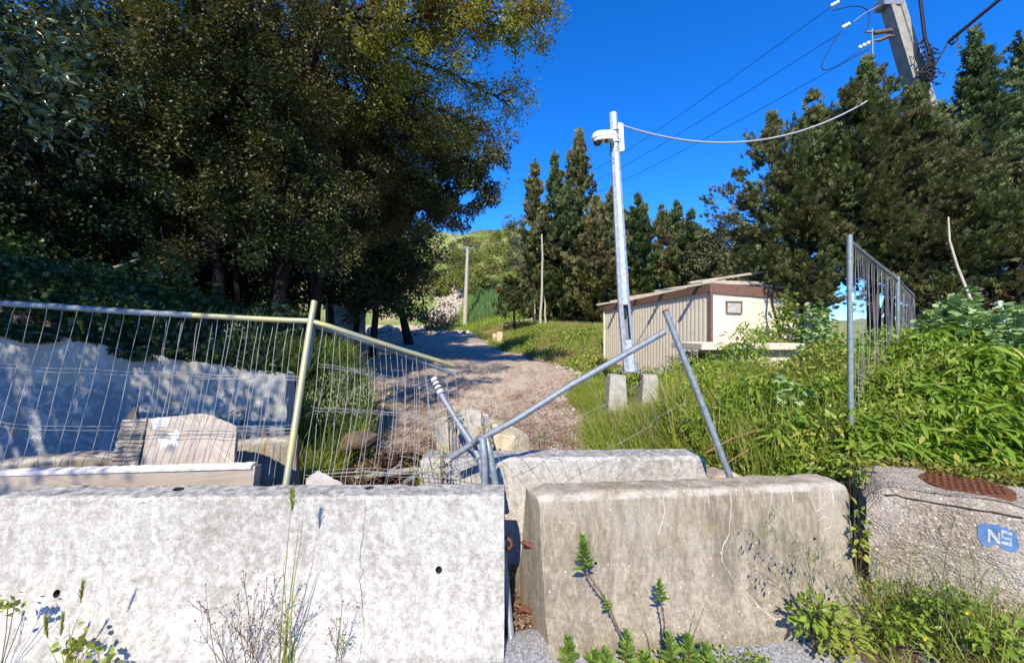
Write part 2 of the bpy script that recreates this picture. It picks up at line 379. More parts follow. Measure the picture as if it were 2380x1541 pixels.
def soil_mat():
    m = NM("soil and litter", .95, .1)
    n1 = m.noise(2.2, 6, .65); n2 = m.noise(22, 6, .7); n3 = m.noise(.18, 4)
    c = m.ramp(m.math('ADD', m.math('MULTIPLY', n1, .5), m.math('MULTIPLY', n2, .5)), [(.36, (.07, .045, .028)), (.5, (.16, .105, .07)), (.64, (.30, .23, .17))])
    far = m.ramp(m.noise(.45, 6, .7), [(.38, (.15, .23, .05)), (.5, (.24, .28, .09)), (.6, (.33, .25, .14)), (.68, (.48, .40, .29))])
    sy = m.n("ShaderNodeSeparateXYZ"); m.l(m.co, sy.inputs[0])
    mk = m.ramp(m.math('DIVIDE', sy.outputs[1], 60.0), [(.28, 0), (.5, 1)])
    c = m.mix(mk, c, far); c = m.mix(1.0, c, m.ramp(m.noise(60, 3), [(.3, .7), (.6, 1)]), 'MULTIPLY')
    m.col(c); m.bump(m.math('ADD', n2, m.noise(70, 4)), .8, .02); return m.m
xs = axis_pts([(-220, -60, 8), (-60, -20, 1.2), (-20, -6, .3), (-6, 6, .1), (6, 16, .3), (16, 50, 1.2), (50, 240, 8)])
ys = axis_pts([(-60, -6, 4), (-6, 2, .3), (2, 9, .1), (9, 24, .25), (24, 60, .6), (60, 110, 1.5), (110, 500, 12)])
def ground_z(X, Y):
    z = H(X, Y); on = sm(-.15, .1, X - road_l(Y)) * sm(-.15, .1, road_r(Y) - X) * sm(2.5, 2.9, Y) * (1 - sm(40, 44, Y))
    z = z - .07 * on - .02 * (1 - sm(2.3, 2.9, Y))
    return z + .02 * wob(X, Y, 5) * sm(2.6, 3.5, Y) * (1 - on)
ground = sheet('ground', xs, ys, ground_z, soil_mat())

def track_mat():
    m = NM("dirt track", .95, .1)
    n1 = m.noise(1.3, 6, .65, dist=.4); n2 = m.noise(16, 6, .7); n4 = m.noise(5, 5, .7, m.mapv(scale=(1, .35, 1)))
    sy = m.n("ShaderNodeSeparateXYZ"); m.l(m.co, sy.inputs[0])
    grav = m.ramp(n2, [(.3, (.27, .205, .15)), (.5, (.44, .345, .26)), (.7, (.58, .48, .38))])
    lit = m.ramp(n2, [(.3, (.08, .04, .028)), (.5, (.20, .115, .08)), (.7, (.36, .25, .18))])
    near = m.ramp(m.math('DIVIDE', sy.outputs[1], 14.0), [(.45, .75), (.85, .2)])
    rut = m.noise(2.6, 4, .6, m.mapv(scale=(1.4, .16, 1), rot=(0, 0, .12))); grav = m.mix(m.ramp(rut, [(.44, 0), (.60, .55)]), grav, (.60, .52, .42))
    k = m.math('ADD', m.math('MULTIPLY', n1, .6), m.math('MULTIPLY', n4, .5))
    k = m.math('ADD', k, m.math('MULTIPLY', near, .28)); c = m.mix(m.ramp(k, [(.64, 0), (.84, 1)]), grav, lit)
    v = m.vor(26); c = m.mix(m.ramp(v.outputs["Distance"], [(.05, .7), (.16, 0)]), c, (.62, .57, .50))
    m.col(m.mix(1.0, c, m.ramp(m.noise(80, 3), [(.3, .7), (.6, 1)]), 'MULTIPLY')); m.bump(m.math('ADD', n2, m.noise(60, 4)), .7, .02); return m.m
# the track follows its own bending edges
ty = axis_pts([(2.6, 10, .08), (10, 24, .15), (24, 38.4, .4)]); u = np.linspace(0, 1, 60)
XX = road_l(ty)[:, None] * (1 - u) + road_r(ty)[:, None] * u; YY = np.repeat(ty[:, None], 60, 1)
rag = .12 * wob(XX * 0 + YY * 3, YY * 2, 2.2); XX = XX + rag * (np.abs(u - .5) * 2) ** 6
ZZ = H(XX, YY) - .004 + .012 * wob(XX, YY, 7) - .05 * (np.abs(u - .5) * 2)[None, :] ** 12
ZZ = ZZ - .03 * np.exp(-((u - .32) / .06) ** 2)[None, :] - .03 * np.exp(-((u - .68) / .06) ** 2)[None, :]
i = np.arange(XX.size).reshape(XX.shape)
F = np.stack([i[:-1, :-1], i[:-1, 1:], i[1:, 1:], i[1:, :-1]], -1).reshape(-1)
trk = link('dirt_road', raw_mesh('dirt_road', np.stack([XX, YY, ZZ], -1).reshape(-1, 3), F, np.full((XX.shape[0] - 1) * 59, 4), None, True), track_mat()); trk["kind"] = 'structure'

def asphalt_mat():
    m = NM("asphalt", .9, .25); v = m.vor(150); n = m.noise(60, 5, .7)
    c = m.ramp(v.outputs["Color"], [(.15, (.16, .16, .165)), (.5, (.30, .30, .31)), (.9, (.55, .55, .55))])
    c = m.mix(m.ramp(n, [(.45, 0), (.7, .6)]), c, (.22, .21, .21)); m.col(c); m.bump(v.outputs["Distance"], .6, .004); return m.m
axx = np.linspace(-9, 9, 220); ayy = np.linspace(-6, 1, 70)
edge = 2.36 + .12 * np.sin(axx * 3.1) * np.sin(axx * 1.3 + 1) - .35 * sm(1.75, 2.0, axx) + .32 * sm(2.12, 2.25, axx) - .5 * sm(2.5, 2.9, axx)
t = np.linspace(0, 1, 70); AX = np.repeat(axx[None, :], 70, 0); AY = -6 + (edge[None, :] + 6) * t[:, None]
i = np.arange(AX.size).reshape(AX.shape); F = np.stack([i[:-1, :-1], i[:-1, 1:], i[1:, 1:], i[1:, :-1]], -1).reshape(-1)
AZ = .008 + .004 * wob(AX, AY, 4) - .03 * (t[:, None] > .995)
road = link('road', raw_mesh('road', np.stack([AX, AY, AZ], -1).reshape(-1, 3), F, np.full(69 * 219, 4), None, True), asphalt_mat()); road["kind"] = 'structure'

# ------------------------------------------------------------------ concrete barriers
def bool_cut(o, cutters):
    tmp = []
    for (c, axis, r, dep) in cutters:
        bm = bmesh.new(); bmesh.ops.create_cone(bm, cap_ends=True, segments=14, radius1=r, radius2=r, depth=dep)
        q = Vector((0, 0, 1)).rotation_difference(Vector(axis)).to_matrix().to_4x4()
        bmesh.ops.transform(bm, matrix=Matrix.Translation(c) @ q, verts=bm.verts)
        me = bpy.data.meshes.new("cut"); bm.to_mesh(me); bm.free(); me.materials.append(M['dark'])
        k = bpy.data.objects.new("cut", me); COL.objects.link(k); k.matrix_world = o.matrix_world.copy() if o.parent is None else Matrix.Identity(4); tmp.append(k)
        md = o.modifiers.new("b", 'BOOLEAN'); md.operation = 'DIFFERENCE'; md.object = k; md.solver = 'EXACT'; md.material_mode = 'TRANSFER'
    bpy.context.view_layer.update(); dg = bpy.context.evaluated_depsgraph_get()
    new = bpy.data.meshes.new_from_object(o.evaluated_get(dg)); o.modifiers.clear(); o.data = new
    for k in tmp: bpy.data.objects.remove(k)

def barrier(name, label, x0, y0, x1, y1, prof, mat, zb=0, skew0=0, skew1=0, chip=.004, chip_top=.012, seed=0, cuts=(), nseg=110, cham=0, droop=None, group='concrete barriers across the track'):
    """prof: (y, z) front-foot ... top ... back-foot, extruded from (x0,y0) to (x1,y1) (line of the top front edge)"""
    root = empty(name, (x0, y0, zb), label, 'barrier', group)
    fine = []
    for (a, b) in zip(prof, prof[1:]):
        n = max(1, int(math.hypot(b[0] - a[0], b[1] - a[1]) / .03))
        for k in range(n): fine.append((a[0] + (b[0] - a[0]) * k / n, a[1] + (b[1] - a[1]) * k / n))
    fine.append(prof[-1]); m_ = len(fine); Hh = max(p[1] for p in fine)
    d = Vector((x1 - x0, y1 - y0, 0)); L = d.length; d.normalize(); nrm = Vector((-d.y, d.x, 0))
    V = []; 
    for s in range(nseg + 1):
        t = s / nseg * L
        for (y, z) in fine:
            tt = t
            if s == 0: tt += skew0 * y
            if s == nseg: tt += skew1 * y
            e = min(t, L - t); zz = z
            if cham and e < cham: 
                zz = z - (cham - e) * .55 * (z > Hh * .9); 
            if droop: zz = zz + droop(t) * max(0, z / Hh - .3)
            p = Vector((x0, y0, zb)) + d * tt + nrm * y + Vector((0, 0, zz))
            nn = noise.noise_vector(p * 6 + Vector((seed, 0, 0))) * chip + noise.noise_vector(p * 22 + Vector((seed, 3, 0))) * chip * .6
            edge_k = max(0, 1 - abs(z - Hh) / .05)
            nn += Vector((0, 0, -1)) * edge_k * chip_top * max(0, noise.noise(p * 9 + Vector((0, seed, 0)))) * 1.3
            if e < .03: nn += d * (1 if s == 0 else -1) * chip_top * .8 * max(0, noise.noise(p * 12))
            V.append(p + nn)
    mb = MB(); F = []
    for s in range(nseg):
        for k in range(m_ - 1): F.append((s * m_ + k, s * m_ + k + 1, (s + 1) * m_ + k + 1, (s + 1) * m_ + k)[::-1])
        F.append((s * m_ + m_ - 1, s * m_, (s + 1) * m_, (s + 1) * m_ + m_ - 1)[::-1])
    F.append(tuple(range(m_))[::-1][::-1]); F.append(tuple(range(nseg * m_, nseg * m_ + m_))[::-1])
    bm = bmesh.new(); vs = [bm.verts.new(v) for v in V]
    for f in F: bm.faces.new([vs[i] for i in f])
    bmesh.ops.recalc_face_normals(bm, faces=bm.faces)
    me = bpy.data.meshes.new('body'); bm.to_mesh(me); bm.free()
    o = link('body', me, mat, root)
    if cuts:
        o.parent = None; o.location = (0, 0, 0); bool_cut(o, cuts); o.parent = root; o.location = -root.location
    return root, d, nrm, L

def eye_ring(root, c, axis, r=.042, w=.013):
    q = Vector((0, 0, 1)).rotation_difference(Vector(axis).normalized()); mb = MB()
    pts = [Vector(c) + q @ Vector((r * math.cos(a), r * math.sin(a), 0)) for a in np.linspace(0, 2 * math.pi, 21)]
    mb.tube(pts, w, 8, cap=False); return mb.build('lifting_ring', M['rust'], root)

profA = [(-.215, -.06), (-.21, .03), (-.10, .20), (-.035, .42), (0.0, .78), (.008, .795), (.02, .80), (.17, .80), (.182, .795), (.19, .78), (.225, .42), (.28, .2), (.345, .05), (.35, -.03)]
b1, d1, n1_, L1 = barrier('concrete_barrier', "long whitewashed cracked concrete barrier in front of the leaning stone slabs", -2.97, 2.30, -.045, 2.32, profA, M['white1'], chip=.003, chip_top=.014, seed=1,
    cuts=[(Vector(P(415, 1145, 2.42)) * 1.0, (0, 0, 1), .030, .08), (Vector(P(858, 1136, 2.43)), (0, 0, 1), .028, .08), (P(137, 1376, 2.24), (0, 1, 0), .020, .12), (P(1018, 1330, 2.25), (0, 1, 0), .019, .12)])
eye_ring(b1, P(1176, 1262, 2.42), (.3, 1, .1), .035, .010); eye_ring(b1, P(1170, 1405, 2.42), (.5, 1, .1), .035, .011)
# the crack that runs down the long barrier: a thin dark groove following the face
cr = MB(); pts = []
for (x, y) in [(848, 1163), (852, 1185), (846, 1210), (848, 1235), (841, 1262), (838, 1290), (840, 1315), (846, 1328), (838, 1345), (840, 1370), (845, 1395), (843, 1420), (847, 1450), (843, 1480), (840, 1510), (836, 1541)]:
    pts.append((x + random.uniform(-3, 3), y))
bv = BVHTree.FromObject([c for c in b1.children if c.name.startswith('body')][0], bpy.context.evaluated_depsgraph_get())
def on_face(px, py, off=.0008, o0=None, bvh=None):
    o0 = Vector((0, 0, EYE)); h = (None, None)
    for k in range(14):                       # a point just off the edge slides back onto the face
        for sx in (0, k, -k):
            d = (P(px + sx, py + 1.5 * k, 1.0) - o0).normalized(); h = (bvh or bv).ray_cast(o0, d)
            if h[0] is not None: break
        if h[0] is not None: break
    return (h[0] + h[1] * off * (1 if h[1].dot(d) < 0 else -1)) if h[0] is not None else P(px, py, 2.2)
bpy.context.view_layer.update()
off_b1 = b1.location
class LocBVH:
    """ray casts in world space against a mesh whose data is already in world coordinates"""
    def __init__(s, o): s.t = BVHTree.FromPolygons([v.co.copy() for v in o.data.vertices], [tuple(p.vertices) for p in o.data.polygons])
    def ray_cast(s, o0, d): return s.t.ray_cast(o0, d)
def body_of(r): return [c for c in r.children if c.name.split('.')[0] == 'body'][0]
bv = LocBVH(body_of(b1))
cp = []
for a, b in zip(pts, pts[1:]):
    for k in range(4): cp.append(on_face(a[0] + (b[0] - a[0]) * k / 4 + random.uniform(-1.5, 1.5), a[1] + (b[1] - a[1]) * k / 4))
cr.tube(cp, [random.uniform(.0007, .0022) for _ in cp], 4, smooth=False)
cr.build('crack', M['dark'], b1)

profB = [(-.22, -.03), (-.21, .06), (-.10, .22), (-.045, .40), (-.01, .72), (.0, .778), (.012, .793), (.028, .80), (.16, .80), (.18, .793), (.19, .778), (.20, .72), (.235, .40), (.29, .22), (.385, .06), (.39, -.03)]
b2, d2, n2_, L2 = barrier('concrete_barrier', "stained brown concrete barrier with rusty rings, leafy stems growing against its front", .155, 2.335, 2.12, 2.53, profB, M['brown1'], skew0=-.28, skew1=.10, chip=.005, chip_top=.012, seed=5, cham=.05,
    droop=lambda t: -.012 * math.exp(-((t - 1.1) / .25) ** 2), cuts=[(P(1385, 1310, 2.32), (0, 1, 0), .009, .1), (P(1893, 1252, 2.47), (0, 1, 0), .009, .1)])
eye_ring(b2, P(1230, 1268, 2.47), (.4, .5, .75), .040, .013); eye_ring(b2, P(1222, 1424, 2.44), (.2, .9, .5), .038, .014)
bv2 = LocBVH(body_of(b2))
rn = MB()
def runs(mb, L, w, jit=1.2):
    cp = []
    for a, b in zip(L, L[1:]):
        for k in range(3): cp.append(on_face(a[0] + (b[0] - a[0]) * k / 3 + random.uniform(-jit, jit), a[1] + (b[1] - a[1]) * k / 3, .0002, None, bv2))
    mb.tube(cp, [w * random.uniform(.3, 1) for _ in cp], 4, smooth=False)
runs(rn, [(1698, 1125), (1700, 1180), (1694, 1240), (1680, 1270), (1678, 1300), (1700, 1340), (1740, 1380), (1765, 1410), (1800, 1440), (1845, 1430)], .0022)
runs(rn, [(1982 - 440, 1150), (1545, 1190), (1530, 1240), (1527, 1246)], .0022)
runs(rn, [(1983 - 20, 1190), (1950, 1200)], .0012)
for x in (1600, 1640, 1720, 1790, 1836, 1900, 1930): runs(rn, [(x, 1118 + (1968 - x) * .03), (x + 4, 1140), (x + random.uniform(2, 8), 1165 + random.uniform(0, 30))], .0020)
runs(rn, [(1900, 1210), (1915, 1200), (1935, 1206), (1930, 1225), (1905, 1235)], .0018); runs(rn, [(1880, 1150), (1898, 1190), (1908, 1180), (1925, 1160)], .0014)
rn.build('chalky_runs', plain("lime run", (.66, .62, .54), .9), b2)

profC = [(-.12, -.05), (-.115, .05), (-.06, .22), (-.02, .45), (0, .76), (.02, .785), (.20, .785), (.215, .77), (.24, .45), (.30, .2), (.35, -.05)]
b3, d3, n3_, L3 = barrier('concrete_barrier', "clean white concrete barrier standing across the track behind the front two", -.70, 3.03, 1.50, 3.10, profC, M['white2'], skew0=-.05, skew1=-.55, chip=.003, chip_top=.010, seed=11, cham=.04)
profD = [(-.20, -.03), (-.15, .1), (-.06, .35), (0, .72), (.02, .77), (.05, .79), (.13, .79), (.16, .77), (.18, .72), (.24, .35), (.33, .1), (.38, -.03)]
b4, d4, n4_, L4 = barrier('concrete_barrier', "brown concrete barrier with orange lichen at the foot of the blue wall", -4.05, 2.84, -1.96, 3.64, profD, M['brown2'], skew0=0, skew1=0, chip=.006, chip_top=.02, seed=17)
# bedding: a broken piece of concrete behind the white one
def rock(name, c, r, seed, mat, label=None, cat=None, group=None, kind=None, amp=.28, sub=4, parent=None, flat=.0):
    bm = bmesh.new(); bmesh.ops.create_icosphere(bm, subdivisions=sub, radius=1)
    for v in bm.verts:
        p = v.co.copy(); q = Vector((p.x, p.y, p.z))
        f = 1 + amp * noise.noise(q * 1.1 + Vector((seed, 0, 0))) + amp * .6 * noise.noise(q * 2.7 + Vector((0, seed, 0))) + amp * .25 * noise.noise(q * 7 + Vector((0, 0, seed)))
        # facet it: clip against a few random planes
        v.co = q * f
    rr = random.Random(seed)
    for k in range(9):
        n = Vector((rr.gauss(0, 1), rr.gauss(0, 1), rr.gauss(0, 1))).normalized(); dd = rr.uniform(.62, .88)
        for v in bm.verts:
            e = v.co.dot(n) - dd
            if e > 0: v.co -= n * e * .88
    for v in bm.verts: v.co = Vector((v.co.x * r[0], v.co.y * r[1], v.co.z * r[2])) + Vector(c)
    me = bpy.data.meshes.new(name); bm.to_mesh(me); bm.free()
    o = link(name, me, mat, parent); tag(o, label, cat, group, kind); return o

rock('boulder', P(1080, 1020, 3.75) + Vector((0, .1, -.12)), (.30, .22, .42), 3, M['rock'], "tall pale boulder behind the white barrier, left of the pair", 'boulder', 'boulders behind the white barrier')
rock('boulder', P(1165, 1025, 4.0) + Vector((0, .1, -.15)), (.30, .25, .42), 8, plain("yellow limestone", (.60, .50, .33), .9, 0, 8, .45, .9, .02), "yellowish boulder behind the white barrier under the slanting pipe", 'boulder', 'boulders behind the white barrier')
rock('boulder', P(830, 1000, 4.9) + Vector((0, .1, -.15)), (.24, .2, .12), 27, plain("earthy rock", (.17, .12, .09), .95, 0, 9, .5, .9, .02), "low earthy stone half buried at the edge of the track beyond the bent mesh", 'boulder')
rock('boulder', P(1690, 1108, 3.3) + Vector((0, .1, -.12)), (.26, .3, .15), 41, plain("buff rock", (.50, .41, .32), .9, 0, 8, .35, .9, .02), "buff stone at the foot of the leaning grey pipe", 'boulder')

# ------------------------------------------------------------------ rough concrete block with manhole cover at the right
def agg_mat():
    m = NM("exposed aggregate concrete", .95, .12); v = m.vor(85); v2 = m.vor(36)
    c = m.ramp(v.outputs["Color"], [(.1, (.14, .11, .08)), (.4, (.26, .215, .16)), (.75, (.35, .30, .225)), (.95, (.66, .62, .50))])
    c = m.mix(m.ramp(v2.outputs["Distance"], [(.3, 0), (.6, .5)]), c, (.22, .17, .14))
    c = m.mix(m.ramp(m.noise(2.2, 4), [(.4, 0), (.65, .55)]), c, (.50, .47, .42)); c = m.mix(m.math('MULTIPLY', topmask(m), .4), c, (.36, .33, .28))
    m.col(c); m.bump(m.math('ADD', m.math('SUBTRACT', 1.0, v.outputs["Distance"]), m.noise(9, 5)), .8, .012); return m.m
blk = empty('manhole_block', (2.9, 2.5, 0), "rough pebbly concrete block with a blue paint patch and an iron cover on top", 'concrete block')
A0 = Vector((2.30, 2.64, 0)); U = Vector((.83, -.557, 0)); W = Vector((.557, .83, 0))
bm = bmesh.new(); bmesh.ops.create_cube(bm, size=1); bmesh.ops.subdivide_edges(bm, edges=bm.edges[:], cuts=40, use_grid_fill=True)
for v in bm.verts:
    u_, w_, z_ = v.co.x + .5, v.co.y + .5, v.co.z + .5
    rr = .06
    zt = z_ * .74; uu = u_ * 2.1; ww = w_ * .55
    ww = ww - (1 - z_) * .16 * (1 - w_)           # battered front
    e = max(0, 1 - min(w_, 1 - w_ + 9) / .06) * max(0, (z_ - .9) / .1); ww += e * .05
    e2 = max(0, 1 - u_ / .06) * max(0, (z_ - .8) / .2); zt -= e2 * .10
    e3 = max(0, 1 - u_ / .05) * (1 - w_) ; uu += .03 * e3
    zt += .03 * math.sin(uu * 3) * (z_ > .5) * (1 - u_)
    p = A0 + U * uu + W * ww + Vector((0, 0, zt - .06 * u_ * z_))
    nn = noise.noise_vector(p * 3) * .03 + noise.noise_vector(p * 11) * .014 + noise.noise_vector(p * 34) * .006
    v.co = p + nn
bmesh.ops.recalc_face_normals(bm, faces=bm.faces)
me = bpy.data.meshes.new('body'); bm.to_mesh(me); bm.free(); bo = link('body', me, agg_mat(), blk); bvk = LocBVH(bo)
# joint that runs along under the top slab
cp = [on_face(x + random.uniform(-2, 2), y + random.uniform(-2, 2), .001, None, bvk) for x, y in [(2004, 1137), (2030, 1146), (2060, 1150), (2085, 1152), (2100, 1158), (2130, 1163), (2160, 1168), (2190, 1173), (2220, 1178), (2250, 1184), (2285, 1190), (2310, 1193), (2340, 1198), (2378, 1204)]]
mb = MB(); mb.tube(cp, [random.uniform(.003, .008) for _ in cp], 5); mb.build('joint', M['dark'], blk)
M['fadedwhite'] = plain('faded white paint', (.42, .44, .46), .8, 0, 40, .5, .4)
def paint(name, poly, mat, parent, bvh, off=.0015, grid=10):
    """paint film draped over a face: triangulated polygon whose points are dropped on the surface"""
    from mathutils.geometry import tessellate_polygon, delaunay_2d_cdt
    pl = [Vector(p) for p in poly]; x0 = min(p.x for p in pl); x1 = max(p.x for p in pl); y0 = min(p.y for p in pl); y1 = max(p.y for p in pl)
    n = len(pl); pts = list(pl)
    def inside(q):
        c = False
        for a, b in zip(pl, pl[1:] + pl[:1]):
            if (a.y > q.y) != (b.y > q.y) and q.x < (b.x - a.x) * (q.y - a.y) / (b.y - a.y) + a.x: c = not c
        return c
    st = max((x1 - x0), (y1 - y0)) / grid
    for i in range(grid + 1):
        for j in range(grid + 1):
            q = Vector((x0 + i * st + .01, y0 + j * st + .01))
            if inside(q): pts.append(q)
    vs, es, fs, *_ = delaunay_2d_cdt(pts, [(i, (i + 1) % n) for i in range(n)], [], 1, 1e-4)
    mb = MB(); mb.add([on_face(v.x, v.y, off, None, bvh) for v in vs], [tuple(f) for f in fs]); return mb.build(name, mat, parent)
blob = [(2272, 1222), (2290, 1215), (2310, 1219), (2330, 1222), (2352, 1230), (2364, 1240), (2366, 1256), (2368, 1270), (2360, 1282), (2345, 1280), (2330, 1274), (2316, 1262), (2306, 1270), (2290, 1268), (2278, 1262), (2270, 1245)]
blob = [(a[0] + (b[0] - a[0]) * k / 3 + random.uniform(-2.5, 2.5), a[1] + (b[1] - a[1]) * k / 3 + random.uniform(-2.5, 2.5)) for a, b in zip(blob, blob[1:] + blob[:1]) for k in range(3)]
paint('blue_paint_patch', blob, M['paintblue'], blk, bvk, .004)
for poly in ([(2294, 1228), (2300, 1228), (2318, 1252), (2319, 1236), (2323, 1238), (2323, 1266), (2318, 1262), (2300, 1240), (2300, 1262), (2294, 1258)],
             [(2325, 1231), (2350, 1238), (2349, 1243), (2331, 1238), (2330, 1245), (2350, 1250), (2351, 1268), (2326, 1262), (2327, 1257), (2345, 1261), (2345, 1254), (2325, 1249)]):
    paint('white_mark', [(q[0] + random.uniform(-1.6, 1.6), q[1] + random.uniform(-1.6, 1.6)) for q in poly], M['fadedwhite'], blk, bvk, .0055, 6)
cv = Vector((0, 0, .722)) + A0 + U * .56 + W * .34 + Vector((0, 0, .024)); mb = MB()
mb.tube([cv + Vector((0, 0, -.05)), cv + Vector((0, 0, .012))], .21, 40); 
for k in range(14):
    for j in range(14):
        q = Vector(((k - 6.5) * .046, (j - 6.5) * .046, 0))
        if q.length < .18: mb.box(cv + q + Vector((0, 0, .016)), (.026, .026, .008))
mb.build('iron_cover', M['rust'], blk)

# ------------------------------------------------------------------ painted retaining wall
def bluewall_mat():
    m = NM("flaking blue and white paint", .85, .15); n = m.noise(1.1, 6, .7, dist=.8); n2 = m.noise(5, 6, .7)
    sz = m.n("ShaderNodeSeparateXYZ"); m.l(m.co, sz.inputs[0])
    zz = m.math('ADD', m.math('MULTIPLY', sz.outputs[2], -.55), m.math('MULTIPLY', n, .9)); 
    zx = m.math('ADD', zz, m.math('MULTIPLY', m.math('ADD', sz.outputs[0], 3.2), -.14))
    c = m.mix(m.ramp(zx, [(-.66, 0), (-.40, 1)]), (.34, .32, .27), (.20, .215, .225))
    c = m.mix(m.ramp(n2, [(.52, 0), (.60, .8)]), c, (.34, .34, .32)); c = m.mix(m.ramp(m.noise(3.3, 5, .7, m.mapv(loc=(4, 2, 1))), [(.60, 0), (.66, .9)]), c, (.40, .25, .14))
    c = m.mix(m.ramp(m.noise(2.3, 3, .6, m.mapv(loc=(7, 2, 1)), 2.5), [(.49, 0), (.50, .5), (.515, .5), (.525, 0)]), c, (.55, .55, .54))
    m.col(c); m.bump(n2, .5, .01); return m.m
W0 = [(-7.5, 4.15, 1.98), (-5.36, 4.18, 1.78), (-4.9, 4.2, 1.73), (-4.3, 4.23, 1.60), (-3.65, 4.27, 1.47), (-3.0, 4.3, 1.38), (-2.55, 4.3, 1.31), (-2.42, 4.3, 1.28)]
bm = bmesh.new(); N = 160; M2 = 40; grid = []
wx = np.linspace(-7.5, -2.42, N); wy = np.interp(wx, [a[0] for a in W0], [a[1] for a in W0]); wz = np.interp(wx, [a[0] for a in W0], [a[2] for a in W0])
V = []
for s in range(N):
    for (dy, fz) in [(0, k / M2) for k in range(M2 + 1)] + [(.22, 1), (.22, 0)]:
        p = Vector((wx[s], wy[s] + dy, -.1 + (wz[s] + .1) * fz)); p += noise.noise_vector(p * 4) * .02 + noise.noise_vector(p * 17) * .008
        if s == N - 1: p.x -= .03 * abs(noise.noise(p * 8)) + .02 * fz
        V.append(p)
mm = M2 + 3; vs = [bm.verts.new(v) for v in V]
for s in range(N - 1):
    for k in range(mm - 1): bm.faces.new([vs[s * mm + k], vs[(s + 1) * mm + k], vs[(s + 1) * mm + k + 1], vs[s * mm + k + 1]])
bm.faces.new([vs[k] for k in range(mm)]); bm.faces.new([vs[(N - 1) * mm + k] for k in range(mm)][::-1]); bmesh.ops.recalc_face_normals(bm, faces=bm.faces)
me = bpy.data.meshes.new('retaining_wall'); bm.to_mesh(me); bm.free()
o = link('retaining_wall', me, bluewall_mat()); tag(o, "flaking blue and white painted concrete wall under the ivy bank", 'wall')
# old stone wall far up the track
def stonewall_mat():
    m = NM("rubble stone wall", .95, .1); v = m.vor(2.6); v2 = m.vor(2.6, feat='DISTANCE_TO_EDGE'); c = m.ramp(v.outputs["Color"], [(.2, (.30, .25, .18)), (.8, (.50, .44, .34))])
    c = m.mix(m.ramp(v2.outputs["Distance"], [(0, 1), (.06, 0)]), c, (.16, .13, .10)); m.col(m.mix(1, c, m.ramp(m.noise(9, 5), [(.3, .6), (.7, 1)]), 'MULTIPLY')); m.bump(m.math('ADD', v2.outputs["Distance"], m.noise(8, 5)), 1, .06); return m.m
mb = MB(); g0 = P(760, 770, 22); g1 = P(850, 770, 27); top0 = P(760, 705, 22).z; top1 = P(850, 725, 27).z
n = 24; vs = []
for s in range(n + 1):
    t = s / n; x = g0.x + (g1.x - g0.x) * t; y = g0.y + (g1.y - g0.y) * t
    zt = top0 + (top1 - top0) * t + .15 * noise.noise(Vector((s * .7, 0, 0)))
    for (dy, z) in ((0, hz(x, y) - .8), (.05, zt), (.6, zt), (.6, hz(x, y) - .8)): vs.append((x - dy * .6, y + dy + .08 * noise.noise(Vector((s, z, 0))), z))
fs = [(s * 4 + k, (s + 1) * 4 + k, (s + 1) * 4 + k + 1, s * 4 + k + 1) for s in range(n) for k in range(3)] + [(0, 1, 2, 3), (n * 4 + 3, n * 4 + 2, n * 4 + 1, n * 4)]
mb.add(vs, fs); o = mb.build('stone_wall', stonewall_mat()); tag(o, "old rubble stone wall beside the track under the dark trees", 'wall')

# ------------------------------------------------------------------ leaning stone slabs
def slab_obj(name, pts, thick, mat, label, cat='stone slab', group=None, edge_mat=None, rough=.004, dirn=None, sub=14, surf=0):
    """pts: four or more outline corners (front face) as world points; extruded backwards"""
    n = (pts[1] - pts[0]).cross(pts[-1] - pts[0]).normalized()
    if n.y < 0: n = -n
    eye = Vector((0, 0, EYE)); pts = [eye + (p - eye) * ((pts[0] - eye).dot(n) / (p - eye).dot(n)) for p in pts]
    outline = []
    for a, b in zip(pts, pts[1:] + pts[:1]):
        for k in range(sub):
            q = a.lerp(b, k / sub); outline.append(q + (noise.noise_vector(q * 30) * rough if k else Vector((0, 0, 0))))
    root = empty(name, sum(pts, Vector()) / len(pts), label, cat, group)
    back = [q + n * thick + noise.noise_vector(q * 20) * rough * .5 for q in outline]; k = len(outline)
    mb = MB(); mb.add(outline + [sum(outline, Vector()) / k], [((i + 1) % k, i, k) for i in range(k)]); fo = mb.build('face', mat, root)
    mb = MB(); mb.add(outline + back, [(i, (i + 1) % k, (i + 1) % k + k, i + k)[::-1] for i in range(k)] + [])
    mb.add(back + [sum(back, Vector()) / k], [(i, (i + 1) % k, k) for i in range(k)])
    mb.build('broken_edge', edge_mat or mat, root); return root, n
def veined():
    m = NM("polished travertine", .35, .45); n = m.noise(2.2, 6, .65, m.mapv(scale=(1, 1, 2.2)), 1.5); v = m.noise(3, 5, .6, m.mapv(scale=(.5, .5, 4)), 1)
    c = m.ramp(n, [(.35, (.30, .245, .19)), (.5, (.38, .325, .26)), (.65, (.34, .30, .26))]); c = m.mix(m.ramp(v, [(.55, 0), (.7, .5)]), c, (.36, .26, .17))
    m.col(c); return m.m
S1, nn_ = slab_obj('stone_slab', [P(325, 1100, 2.84), P(541, 1100, 2.84), P(546, 1040, 2.92), P(550, 990, 3.0), P(522, 978, 3.0), P(494, 966, 3.02), P(470, 961, 3.02), P(440, 963, 3.02), P(345, 973, 3.0)], .03, veined(),
    "polished buff stone slab marked with white paint, leaning behind the front barrier", group='leaning stone slabs', rough=.006)
fo = [c for c in S1.children if c.name.startswith('face')][0]; fo.name = 'face'
class Quick:
    def __init__(s, o): s.t = BVHTree.FromPolygons([v.co.copy() for v in o.data.vertices], [tuple(p.vertices) for p in o.data.polygons])
    def ray_cast(s, a, d): return s.t.ray_cast(a, d)
bs = Quick(fo)
